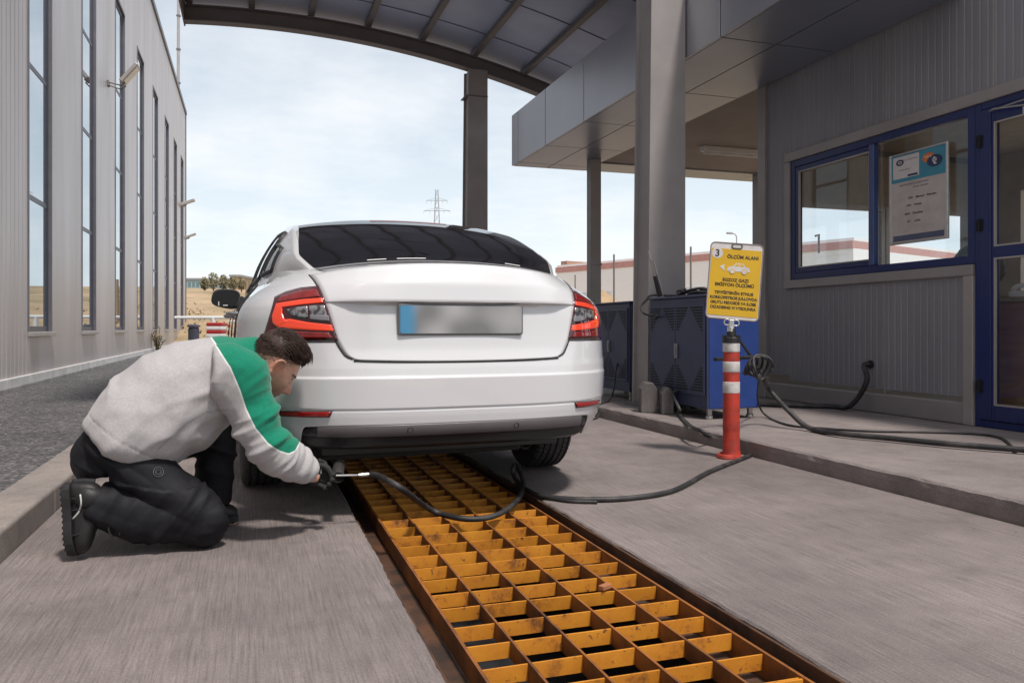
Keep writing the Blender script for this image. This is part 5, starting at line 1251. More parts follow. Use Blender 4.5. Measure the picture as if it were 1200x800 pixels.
# mirrors
for s in (-1, 1):
    mb = MB(); P = []
    for i, t in enumerate(np.linspace(0, math.pi, 12)):
        row = []
        for k in range(21):
            a = 6.2832*k/20; ca_, sa_ = math.cos(a), math.sin(a); e = 0.62
            x = abs(ca_)**e*math.copysign(1, ca_); z = abs(sa_)**e*math.copysign(1, sa_)
            r = math.sin(t)**0.6
            row.append((s*(0.925+0.098*x*r-0.012*z*r), 2.90-0.085*math.cos(t), 1.022+0.070*z*r*(1-0.10*x)+0.012*x*r))
        P.append(row)
    mb.grid(P); mb.tube([(s*0.80, 2.96, 1.02), (s*0.86, 2.93, 0.985), (s*0.90, 2.90, 0.985)], [(0.03, 0.022)]*3, 8)
    mr = mb.build('door_mirror', m_black, car, smooth=True)
    mb = MB(); P = [(s*(0.925+0.086*np.sign(c)*abs(c)**0.6-0.010*np.sign(d)*abs(d)**.6), 2.8105, 1.022+0.058*np.sign(d)*abs(d)**0.6) for c, d in [(math.cos(k*6.2832/28), math.sin(k*6.2832/28)) for k in range(28)]]
    mb.add(P, [tuple(range(28))]); mb.build('mirror_glass', M('dark_mirror', (0.012, 0.012, 0.014), 0.25, spec=0.3), mr)
    mb = MB(); mb.box(s*0.925-0.02, s*0.925+0.012, 2.809, 2.8098, 0.968, 0.974); mb.box(s*0.925-0.052, s*0.925-0.046, 2.809, 2.8098, 0.968, 0.998); mb.build('mirror_mark', m_white, mr)
# door handles, door seams
m_handle = M('handle_grey', (0.36, 0.36, 0.37), 0.25, 0.5)
for s in (-1, 1):
    for v in (1.50, 2.48):
        x0 = float(Wd(0.885))
        mb = MB(); mb.tube(crom([(s*(x0-0.01), v-0.11, 0.887), (s*(x0+0.03), v-0.085, 0.888), (s*(x0+0.042), v, 0.889), (s*(x0+0.030), v+0.085, 0.889), (s*(x0-0.01), v+0.11, 0.889)], 5), [(0.013, 0.017)]*21, 8)
        mb.build('door_handle', m_handle, car, smooth=True)
    for v in (2.02, 3.02):
        seam([(s*(float(Wd(z))+0.001), v-0.06*(z-0.6), z) for z in np.linspace(0.32, 1.04, 14)], 0.0035, body)
    seam([(s*(float(Wd(z))+0.001), 1.15+0.25*(1.04-z), z) for z in np.linspace(0.72, 1.04, 8)], 0.0035, body)

# ------------------------------------------------------------------ the kneeling man
def px(x, y, Y): return on_y(x, y, Y)
YR, YL, YT = 3.15, 3.46, 3.31        # planes of the right side, left side and trunk
base = Vector((-0.25, 3.3, 0))
man = thing('person', base, 'man in grey and green sweatshirt and black trousers kneeling behind the white car', 'person')
def vsmooth(me, it=8, lam=0.5, mask=None):
    n = len(me.vertices); E = np.empty(len(me.edges)*2, dtype=np.int64); me.edges.foreach_get('vertices', E); E = E.reshape(-1, 2)
    c = coords(me); deg = np.bincount(E.ravel(), minlength=n).astype(float)[:, None]
    for _ in range(it):
        acc = np.zeros_like(c); np.add.at(acc, E[:, 0], c[E[:, 1]]); np.add.at(acc, E[:, 1], c[E[:, 0]])
        d = acc/np.maximum(deg, 1)-c
        c = c+d*lam*(1 if mask is None else mask[:, None])
    setco(me, c)
def folds(me, fn):
    c = coords(me); n = normals(me); d = np.array([fn(Vector(p), Vector(q)) for p, q in zip(c, n)]); setco(me, c+n*d[:, None])
def ridged(v): return 1-abs(mnoise.noise(v))*2
def seg_dist(P, A, B):
    A, B = np.array(A), np.array(B); d = B-A; t = np.clip(((P-A)@d)/(d@d), 0, 1); return np.linalg.norm(P-(A+t[:, None]*d), axis=1), t
# ---- joints
hipR, kneeR, ankR = px(144, 535, YR+0.05), px(240, 612, YR), px(122, 598, YR+0.01)
hipL, kneeL, ankL = px(148, 520, YL), px(253, 512, YL+0.02), px(249, 588, YL+0.04)
shR, elR, wrR = px(276, 436, YR-0.02), px(316, 525, YR-0.04), px(361, 554, YR+0.05)
shL, elL, wrL = px(278, 434, YL), px(312, 520, YL+0.05), px(364, 550, YL-0.10)
neck = px(309, 420, YT-0.01)
# ---- head frame
hf = Vector((0.65, 0.29, -0.70)).normalized()
hu = Vector((0.70, 0.02, 0.71)); hu = (hu-hf*hu.dot(hf)).normalized(); hl = hu.cross(hf)
hc = px(319, 426, YT-0.03)
HS = 1.06
HM = Matrix((( hf.x, hl.x, hu.x, hc.x), (hf.y, hl.y, hu.y, hc.y), (hf.z, hl.z, hu.z, hc.z), (0, 0, 0, 1))) @ Matrix.Diagonal((HS, HS, HS, 1))
def g3(P, c, s): return np.exp(-(((P-np.array(c))/np.array(s))**2).sum(1))
def head_mesh(extra=0.0):
    bm = bmesh.new(); bmesh.ops.create_icosphere(bm, subdivisions=5, radius=1.0)
    V = np.array([v.co[:] for v in bm.verts]); F_ = [[v.index for v in f.verts] for f in bm.faces]; bm.free()
    P = V*np.array([0.099, 0.076, 0.112])
    x, y, z = P.T
    lowz = sstep(-z, 0.0, 0.10)
    y = y*(1-0.30*lowz*(0.4+0.6*sstep(x, -0.02, 0.08)))*(1+0.03*g3(P, (-0.03, 0, 0.03), (0.06, 9, 0.06)))
    # back of skull full, nape cut in
    x = np.where((x < 0), x*(1-0.42*sstep(-z, 0.005, 0.085)), x)
    # flatter face plane reaching down to the chin
    fr = sstep(V[:, 0], 0.1, 0.75)*sstep(-z, -0.02, 0.10)
    x = x+fr*0.030
    z = np.where(z < -0.085, -0.085-(-0.085-z)*0.9, z)
    P = np.stack([x, y, z], 1)
    def push(c, s, d):
        nonlocal P
        wgt = g3(P, c, s); P = P+wgt[:, None]*np.array(d)
    push((0.10, 0, -0.098), (0.03, 0.022, 0.018), (0.010, 0, -0.002))      # chin
    for s in (-1, 1):
        push((0.092, s*0.030, 0.022), (0.022, 0.024, 0.010), (0.007, 0, 0.001))  # brow
        push((0.095, s*0.031, 0.002), (0.02, 0.017, 0.011), (-0.013, 0, 0))    # eye socket
        push((0.088, s*0.031, 0.000), (0.014, 0.012, 0.007), (0.007, 0, 0))      # lid
        push((0.075, s*0.052, -0.026), (0.025, 0.018, 0.018), (0.003, s*0.004, 0)) # cheekbone
        push((0.03, s*0.062, -0.075), (0.03, 0.02, 0.02), (-0.004, s*0.006, 0)) # jaw angle
        push((0.098, s*0.012, -0.042), (0.012, 0.007, 0.008), (0.007, s*0.004, 0)) # nostril
    for k, zz in enumerate(np.linspace(0.012, -0.040, 8)):
        push((0.104+0.003*k, 0, zz), (0.03, 0.0085+0.0006*k, 0.0075), (0.003+0.0026*k, 0, -0.0004))
    push((0.108, 0, -0.063), (0.02, 0.020, 0.006), (0.0055, 0, 0)); push((0.108, 0, -0.076), (0.02, 0.018, 0.006), (0.0055, 0, 0)); push((0.112, 0, -0.0695), (0.02, 0.024, 0.0025), (-0.005, 0, 0))
    return P, F_
HP, HF_ = head_mesh()
bodymb = MB()
bodymb.add([tuple(HM @ Vector(p)) for p in HP], HF_)
for s in (-1, 1):   # ears
    ear = [(-0.004, 0.073, -0.030), (-0.010, 0.077, -0.022), (-0.020, 0.083, 0.000), (-0.022, 0.087, 0.020), (-0.012, 0.087, 0.032), (0.002, 0.083, 0.031), (0.007, 0.078, 0.020), (0.004, 0.076, 0.010)]
    bodymb.tube([HM @ Vector((a, s*b, c)) for a, b, c in crom(ear, 5)], 0.0058, 7)
    bodymb.tube([HM @ Vector((a, s*b, c)) for a, b, c in crom([(-0.004, 0.073, -0.034), (-0.010, 0.079, -0.026), (-0.014, 0.079, -0.008), (-0.013, 0.080, 0.010), (-0.006, 0.080, 0.020)], 5)], [0.007]*8+[0.0055]*13, 7)
    bodymb.tube([HM @ Vector((a, s*b, c)) for a, b, c in crom([(-0.018, 0.074, -0.012), (-0.016, 0.077, 0.004), (-0.010, 0.078, 0.022), (0.0, 0.076, 0.022)], 4)], 0.006, 6)
nk0 = HM @ Vector((-0.035, 0, -0.055)); nk1 = neck+Vector((-0.04, 0, -0.045))
bodymb.tube(crom([HM @ Vector((-0.015, 0, -0.02)), nk0, neck, nk1], 5), [(0.056, 0.055)]*6+[(0.052, 0.050)]*4+[(0.044, 0.044)]*2+[(0.035, 0.035)]*4, 16)
chest = px(240, 442, YT); belly = px(185, 482, YT); pelv = px(142, 516, YT)
bodymb.tube(crom([px(286, 436, YT), px(268, 436, YT), chest, belly, pelv, px(125, 528, YT)], 5), [(0.03, 0.05)]+[(0.075, 0.12)]*6+[(0.11, 0.15)]*8+[(0.11, 0.14)]*9+[(0.08, 0.12)]*2, 16, ref=(0, 0, 1))
for a, b, c, r in ((shR, elR, wrR, (0.048, 0.038, 0.027)), (shL, elL, wrL, (0.048, 0.038, 0.027)), (hipR, kneeR, ankR+Vector((-0.015, 0, 0.02)), (0.065, 0.048, 0.032)), (hipL, kneeL, ankL, (0.065, 0.048, 0.036))):
    P_ = crom([a, b, c], 6); bodymb.tube(P_, list(np.interp(np.linspace(0, 1, 13), [0, .5, 1], r)), 12)
# hands inside the gloves
for wr, tip in ((wrR, px(373, 559, YR+0.07)), (wrL, px(379, 549, YL-0.13))): bodymb.tube([wr, wr*0.5+tip*0.5, tip], [(0.026, 0.02), (0.03, 0.018), (0.02, 0.012)], 10)
# feet inside the shoes
toeR = px(90, 643, YR); heelR = px(92, 566, YR)
bodymb.tube([ankR+Vector((-0.015, 0, 0.02)), ankR+Vector((-0.055, 0, -0.01)), toeR+Vector((-0.005, 0, 0.04))], [0.030, 0.024, 0.018], 10)
bodymb.tube([ankL, ankL+Vector((0.04, 0, -0.07)), ankL+Vector((0.09, 0, -0.10))], [0.036, 0.03, 0.02], 10)
bme = remeshed(bodymb, 0.0034, 2, 0.35)
# skin colour masks
C = coords(bme); Hi = np.array(HM.inverted()); L = C@Hi[:3, :3].T+Hi[:3, 3]
near = (np.linalg.norm(L, axis=1) < 0.2)
brow = np.zeros(len(C)); stub = np.zeros(len(C)); lip = np.zeros(len(C)); lash = np.zeros(len(C)); flush = np.zeros(len(C))
for s in (-1, 1):
    zc_ = 0.025-0.25*np.abs(np.abs(L[:, 1])-0.032)**1.2
    brow = np.maximum(brow, np.clip(1-np.abs(L[:, 2]-zc_)/0.0065, 0, 1)*np.clip((0.026-np.abs(np.abs(L[:, 1])-0.033))/0.006, 0, 1)*(L[:, 0] > 0.06))
    lash = np.maximum(lash, np.clip(1-np.abs(L[:, 2]+0.006)/0.0035, 0, 1)*np.clip((0.016-np.abs(np.abs(L[:, 1])-0.032))/0.004, 0, 1)*(L[:, 0] > 0.06))
stub = sstep(-L[:, 2], 0.035, 0.065)*sstep(L[:, 0], -0.01, 0.03)*0.55
side = sstep(L[:, 2], 0.005, 0.05)*sstep(-L[:, 0], -0.055, -0.02)      # cropped hair at temple and nape
nape = sstep(-L[:, 0], 0.02, 0.05)*sstep(L[:, 2], -0.085, -0.03)
stub = np.maximum(stub, np.maximum(side, nape)*0.9)*near
lip = g3(L, (0.115, 0, -0.070), (0.02, 0.022, 0.009))
for n_, v_ in (('brow', np.maximum(brow, lash)*near), ('stubble', stub), ('lip', lip*near), ('flush', (g3(L, (0.12, 0, -0.035), (0.02, 0.016, 0.016))+0.8*g3(L, (-0.01, -0.085, 0), (0.03, 0.02, 0.035)))*near)): fattr(bme, n_, v_)
m_skin, nt, b = newmat('skin'); b.inputs['Roughness'].default_value = 0.48; b.inputs['Subsurface Weight'].default_value = 0.12; b.inputs['Subsurface Radius'].default_value = (0.012, 0.005, 0.003); b.inputs['Subsurface Scale'].default_value = 0.6
def attr(nt, n_): a = N(nt, 'ShaderNodeAttribute'); a.attribute_name = n_; return a.outputs['Fac']
v_ = coordmap(nt); f_ = noise(nt, v_, 60, 5)
c = ramp(nt, f_, [(0.35, (0.56, 0.305, 0.215)), (0.65, (0.63, 0.36, 0.26))])
c = mix(nt, attr(nt, 'flush'), c, (0.58, 0.22, 0.15)); c = mix(nt, attr(nt, 'lip'), c, (0.42, 0.17, 0.14))
sn = noise(nt, v_, 420, 2, 0.8)
c = mix(nt, math_(nt, 'MULTIPLY', attr(nt, 'stubble'), ramp(nt, sn, [(0.38, (0.25, 0.25, 0.25)), (0.6, (1, 1, 1))])), c, (0.085, 0.055, 0.045))
c = mix(nt, math_(nt, 'MINIMUM', math_(nt, 'MULTIPLY', attr(nt, 'brow'), 1.4), 0.92), c, (0.03, 0.018, 0.013))
nt.links.new(c, b.inputs['Base Color']); bumpn(nt, b, noise(nt, v_, 380, 3), 0.12, 0.001)
link('body', bme, m_skin, man, world=True, smooth=True)
# ---- hair : shell with tufts
hv = []; hm = MB()
HPn = HP/np.linalg.norm(HP, axis=1)[:, None]
def hairline(p):
    x, y, z = p
    # positive inside the hair
    front = 0.070-0.05*abs(y)/0.07
    h = z-(0.070 if x > 0.055 else 0.030+(x+0.0)*0.70)
    if x < -0.02: h = z-(0.018-0.65*(-x-0.02)*1.1)
    return h
idx = [i for i, p in enumerate(HP) if hairline(p)+0.008*mnoise.noise(Vector(p)*70) > 0]
idset = set(i for i in idx if hairline(HP[i]) > 0.012)
sm = MB(); vmap = {}; vs_ = []
for i in sorted(idset):
    p = HP[i]; t = float(np.clip((hairline(p)-0.012)/0.04, 0, 1)); th = 0.001+0.025*t*float(sstep(p[2], 0.0, 0.09))+0.018*t*float(sstep(p[0], 0.0, 0.08))*float(sstep(p[2], 0.05, 0.09))
    q = Vector(p)+Vector(HPn[i])*th; q = q+Vector(HPn[i])*0.004*mnoise.noise(Vector((p[0]*40, p[1]*90, p[2]*40)))*t
    vmap[i] = len(vs_); vs_.append(tuple(HM @ q))
sm.add(vs_, [[vmap[i] for i in f] for f in HF_ if all(i in idset for i in f)])
cand = [i for i in idx]
random.seed(11)
for _ in range(5200):
    i = random.choice(cand); p = HP[i]; nrm = Vector(HPn[i]); h = hairline(p); t = float(np.clip(h/0.04, 0, 1))
    top_ = float(sstep(p[2], 0.03, 0.09))
    flow = Vector((1.0, 0.25*(1 if p[1] > 0 else -1)+random.uniform(-.5, .5), 0.25)) if top_ > 0.3 else Vector((-0.25+random.uniform(-.2, .2), random.uniform(-.2, .2), -0.9))
    flow = (flow-nrm*flow.dot(nrm)).normalized()
    Ln = (0.008+0.032*t*top_)*random.uniform(0.6, 1.4); th = 0.003+0.020*t*top_+0.014*t*float(sstep(p[0], 0.0, 0.08))*top_
    b0 = Vector(p)+nrm*th*0.75; b1 = b0+flow*Ln*0.5+nrm*(0.006+0.010*t*top_); b2 = b0+flow*Ln+nrm*(0.003+0.004*t*top_)-Vector((0, 0, 0.010))*float(sstep(p[0], 0.06, 0.1))
    wdt = random.uniform(0.0006, 0.0014)
    sm.tube([HM @ b0, HM @ b1, HM @ b2], [(wdt, wdt*0.5), (wdt*0.9, wdt*0.45), (wdt*0.15, wdt*0.1)], 4)
m_hair = M('dark_brown_hair', (0.070, 0.036, 0.026), 0.55, col2=(0.016, 0.009, 0.007), nscale=160, spec=0.35)
sm.build('hair', m_hair, man, world=True, smooth=True)
# ---- sweatshirt
sw = MB()
S = [(px(139, 517, YT), 0.128, 0.222), (px(147, 508, YT), 0.155, 0.240), (px(172, 490, YT), 0.188, 0.245), (px(206, 468, YT), 0.203, 0.240), (px(236, 448, YT), 0.178, 0.222), (px(262, 433, YT), 0.140, 0.205), (px(284, 424, YT), 0.100, 0.145), (px(299, 419, YT-0.01), 0.082, 0.092), (px(313, 420, YT-0.01), 0.067, 0.070)]
cp = crom([s_[0] for s_ in S], 5); kk = np.linspace(0, len(S)-1, len(cp))
ra = np.interp(kk, range(len(S)), [s_[1] for s_ in S]); rb = np.interp(kk, range(len(S)), [s_[2] for s_ in S])
sw.tube(cp, list(zip(ra, rb)), 32, ref=(-0.4, 0, 0.9))
# hem band hanging below the belly
for (sh, el, wr, s) in ((shR, elR, wrR, -1), (shL, elL, wrL, 1)):
    mid = (sh+el)/2
    pts = [sh+Vector((-0.07, -0.05*s*0, 0.0)), sh+Vector((0.0, 0, -0.01)), mid, el, (el+wr)/2+Vector((0, 0, -0.006)), wr+(wr-el).normalized()*-0.01]
    sw.tube(crom(pts, 6), list(np.interp(np.linspace(0, 5, 31), range(6), [0.10, 0.102, 0.083, 0.071, 0.057, 0.040])), 20)
sme = remeshed(sw, 0.0065, 6, 0.5)
aR = np.array(shR); eR = np.array(elR); wR_ = np.array(wrR)
def shirt_fold(p, n):
    a = np.array(p)[None]
    d1, t1 = seg_dist(a, aR, eR); d2, t2 = seg_dist(a, eR, wR_)
    trunk = (p-cp[20]).length
    q = Vector((p.x*7+p.z*5, p.y*6, p.z*8-p.x*5))
    d = 0.009*mnoise.noise(q*0.8)+0.004*mnoise.noise(q*2.3)
    # drag folds from the armpit to the belly and along the hem
    L_ = p.x*0.78+p.z*0.62; W_ = -p.x*0.55+p.z*0.83
    low = float(sstep(-(p.z-(0.60+0.55*(p.x+0.4))), 0.0, 0.22))
    d += low*0.026*max(0, ridged(Vector((L_*2.6+2+0.5*mnoise.noise(p*5), p.y*1.6, W_*8)))-0.30)+low*0.008*max(0, ridged(Vector((L_*5+5, p.y*3, W_*17)))-0.4)
    hem = float(sstep(-(p.x+0.30), 0, 0.16)); d += hem*0.018*max(0, ridged(Vector((L_*6+0.6*mnoise.noise(p*6), p.y*2.5, W_*3.2+7)))-0.3)
    # creases round elbow and forearm
    if d2[0] < 0.10 and t2[0] > 0.02:
        d += 0.015*max(0, ridged(Vector((t2[0]*5.0+0.3*mnoise.noise(p*18), p.y*5, 1.7)))-0.3)
    if d1[0] < 0.12 and t1[0] > 0.55: d += 0.007*max(0, ridged(Vector((t1[0]*7+p.y*4, p.x*3, 4.2)))-0.35)
    # rib-knit waist band pulled in
    return d
folds(sme, shirt_fold); vsmooth(sme, 1, 0.35)
C = coords(sme)
# signed distance (x,z) to the seam between the green yoke and the grey body
SEAM = np.array([px(x, y, YR-0.08)[:] for x, y in [(225, 372), (240, 391), (255, 408), (270, 430), (281, 456), (288, 478), (299, 500), (313, 517), (327, 527), (338, 531), (346, 528), (356, 515)]])[:, [0, 2]]
def sdist(Q):
    best = np.full(len(Q), 9.0); sg_ = np.ones(len(Q))
    for i in range(len(SEAM)-1):
        a, b_ = SEAM[i], SEAM[i+1]; d = b_-a; t = np.clip(((Q-a)@d)/(d@d), 0, 1); r = Q-(a+t[:, None]*d); D = np.hypot(*r.T)
        cr = d[0]*r[:, 1]-d[1]*r[:, 0]; m_ = D < best; best = np.where(m_, D, best); sg_ = np.where(m_, np.sign(cr), sg_)
    return best*sg_
# perspective shift of the far side is left out: the seam runs straight across the back
fattr(sme, 'yoke', sdist(C[:, [0, 2]]))
SS = np.array([px(x, y, YR-0.08)[:] for x, y in [(268, 480), (240, 484), (218, 497), (200, 512), (184, 528)]])[:, [0, 2]]
dd = np.full(len(C), 9.0)
for i in range(len(SS)-1):
    a, b_ = SS[i], SS[i+1]; d_2 = b_-a; t = np.clip(((C[:, [0, 2]]-a)@d_2)/(d_2@d_2), 0, 1); dd = np.minimum(dd, np.hypot(*(C[:, [0, 2]]-(a+t[:, None]*d_2)).T))
stitch = np.clip(1.6-dd/0.0026, 0, 1)*(C[:, 1] < YT-0.05)
A0 = np.array(cp[0]); ax_ = np.array((cp[1]-cp[0]).normalized()); hemd = (C-A0)@ax_
cuff = (C-np.array(wrR))@np.array((wrR-elR).normalized()); hb = np.clip(1-np.abs(hemd-0.050)/0.004, 0, 1); fattr(sme, 'stitch', np.maximum(stitch, hb*0.8)); setco(sme, C-normals(sme)*(hb*0.004)[:, None])
m_sw, nt, b = newmat('sweatshirt_fleece'); b.inputs['Roughness'].default_value = 0.92; b.inputs['Sheen Weight'].default_value = 0.25; b.inputs['Specular IOR Level'].default_value = 0.2
v_ = coordmap(nt); f1 = noise(nt, v_, 120, 6, 0.75); f2 = noise(nt, v_, 420, 3, 0.7)
gy = ramp(nt, f1, [(0.3, (0.375, 0.36, 0.365)), (0.5, (0.44, 0.422, 0.426)), (0.72, (0.51, 0.49, 0.495))]); gr = ramp(nt, f1, [(0.3, (0.004, 0.165, 0.095)), (0.7, (0.008, 0.225, 0.135))])
yk = attr(nt, 'yoke'); isg = N(nt, 'ShaderNodeMath', operation='GREATER_THAN'); nt.links.new(yk, isg.inputs[0]); isg.inputs[1].default_value = 0.0
c = mix(nt, isg.outputs[0], gy, gr)
pip = math_(nt, 'LESS_THAN', math_(nt, 'ABSOLUTE', yk), 0.0028); c = mix(nt, pip, c, (0.62, 0.66, 0.64)); c = mix(nt, math_(nt, 'MULTIPLY', attr(nt, 'stitch'), 0.45), c, (0.20, 0.19, 0.19))
nt.links.new(c, b.inputs['Base Color']); bumpn(nt, b, f2, 0.35, 0.0015)
shirt = link('sweatshirt', sme, m_sw, man, world=True, smooth=True)
# collar, cuffs, hem and side seam as ribs of their own
m_green = M('green_rib_knit', (0.006, 0.20, 0.118), 0.9, col2=(0.004, 0.15, 0.085), nscale=80, bump=0.3, bscale=300, bdist=0.001)
m_greyrib = M('grey_rib_knit', (0.45, 0.42, 0.415), 0.9, col2=(0.36, 0.335, 0.33), nscale=120, bump=0.4, bscale=300, bdist=0.001)
cdir = (Vector(cp[-1])-Vector(cp[-5])).normalized()
def ringpts(c, d, r1, r2, n=28):
    a = Vector((0, 1, 0)); a = (a-d*a.dot(d)).normalized(); bq = d.cross(a)
    return [c+a*r1*math.cos(k*6.2832/n)+bq*r2*math.sin(k*6.2832/n) for k in range(n+1)]
mb = MB(); mb.tube(ringpts(Vector(cp[-1])+cdir*0.006, cdir, 0.069, 0.066), [(0.014, 0.009)]*29, 8, ref=cdir); mb.build('collar', m_green, shirt, smooth=True); shirt.children[-1].data.transform(Matrix.Translation(-wloc(man)))
for wr, el in ((wrR, elR), (wrL, elL)):
    d = (wr-el).normalized(); mb = MB(); mb.tube([wr-d*0.035, wr-d*0.028, wr-d*0.005, wr+d*0.004], [0.040, 0.0425, 0.040, 0.034], 20); o = mb.build('cuff', m_greyrib, shirt, smooth=True); o.data.transform(Matrix.Translation(-wloc(man)))
# ---- trousers
tr = MB()
tr.tube(crom([px(168, 505, YT), px(142, 520, YT), px(126, 536, YT), px(130, 552, YT)], 5), [(0.09, 0.16)]*4+[(0.112, 0.175)]*6+[(0.110, 0.170)]*4+[(0.07, 0.13)]*2, 24, ref=(0.5, 0, 0.8))
for (h_, k_, a_, s) in ((hipR, kneeR, ankR, -1), (hipL, kneeL, ankL, 1)):
    tr.tube(crom([h_+Vector((-0.05, 0, -0.02)), h_, (h_+k_)/2+Vector((0, 0, 0.01)), k_], 6), list(np.interp(np.linspace(0, 3, 19), range(4), [0.095, 0.104, 0.093, 0.074])), 24)
    r_ = [0.073, 0.074, 0.078, 0.080] if s < 0 else [0.078, 0.072, 0.068, 0.066]
    ae = a_+Vector((-0.026, 0, 0.032)) if s < 0 else a_
    tr.tube(crom([k_, k_*0.72+a_*0.28, k_*0.35+a_*0.65, ae], 6), list(np.interp(np.linspace(0, 3, 19), range(4), r_)), 24)
    tr.lathe([(0, -0.076), (0.046, -0.06), (0.071, -0.022), (0.075, 0.01), (0.064, 0.045), (0.036, 0.066), (0, 0.072)], tuple(k_), 20)
tme = remeshed(tr, 0.0052, 7, 0.5)
hR = np.array(hipR); kR = np.array(kneeR); nR = np.array(ankR)
def trouser_fold(p, n):
    a = np.array(p)[None]; d1, t1 = seg_dist(a, hR, kR); d2, t2 = seg_dist(a, kR, nR)
    q = Vector((p.x*6, p.y*5, p.z*7)); d = 0.010*mnoise.noise(q*0.9)+0.005*mnoise.noise(q*2.4)
    d += 0.020*max(0, ridged(Vector((p.x*4+p.z*9, p.y*3, p.x*2)))-0.45)
    if d2[0] < 0.13: d += 0.018*max(0, ridged(Vector((t2[0]*4+p.z*6, p.y*4, 3.3)))-0.35)
    if t1[0] > 0.55 and d1[0] < 0.16: d += 0.010*max(0, ridged(Vector((t1[0]*5.5+p.y*2, p.y*3, p.z*3+9)))-0.4)
    return d
folds(tme, trouser_fold)
c_ = coords(tme); c_[:, 2] = np.maximum(c_[:, 2], 0.004); setco(tme, c_)
m_tr = M('black_trouser_cloth', (0.0085, 0.0085, 0.012), 0.68, col2=(0.0055, 0.0055, 0.0075), nscale=30, bump=0.25, bscale=500, bdist=0.001, spec=0.3)
trs = link('trousers', tme, m_tr, man, world=True, smooth=True)
# round printed emblem on the thigh
def on_mesh(o_me, origin, d):
    from mathutils.bvhtree import BVHTree
    c_ = coords(o_me)+np.array(wloc(man)); polys = [tuple(p.vertices) for p in o_me.polygons]
    return BVHTree.FromPolygons([tuple(x) for x in c_], polys).ray_cast(origin, d)
ep = px(185.5, 553, 2.6); vd = (px(185.5, 553, 3.2)-ep).normalized()
hit = on_mesh(tme, ep, vd)
if hit[0] is not None:
    nrm = hit[1]; nrm = nrm if nrm.y < 0 else -nrm; a = nrm.orthogonal().normalized(); b_ = nrm.cross(a); mb = MB()
    for r in (0.017, 0.0095): mb.tube([hit[0]+nrm*0.003+a*r*math.cos(k*0.2618)+b_*r*math.sin(k*0.2618) for k in range(25)], [(0.0014, 0.0008)]*25, 5, ref=nrm)
    o = mb.build('emblem', M('emblem_grey', (0.22, 0.24, 0.28), 0.5), trs); o.data.transform(Matrix.Translation(-wloc(man)))
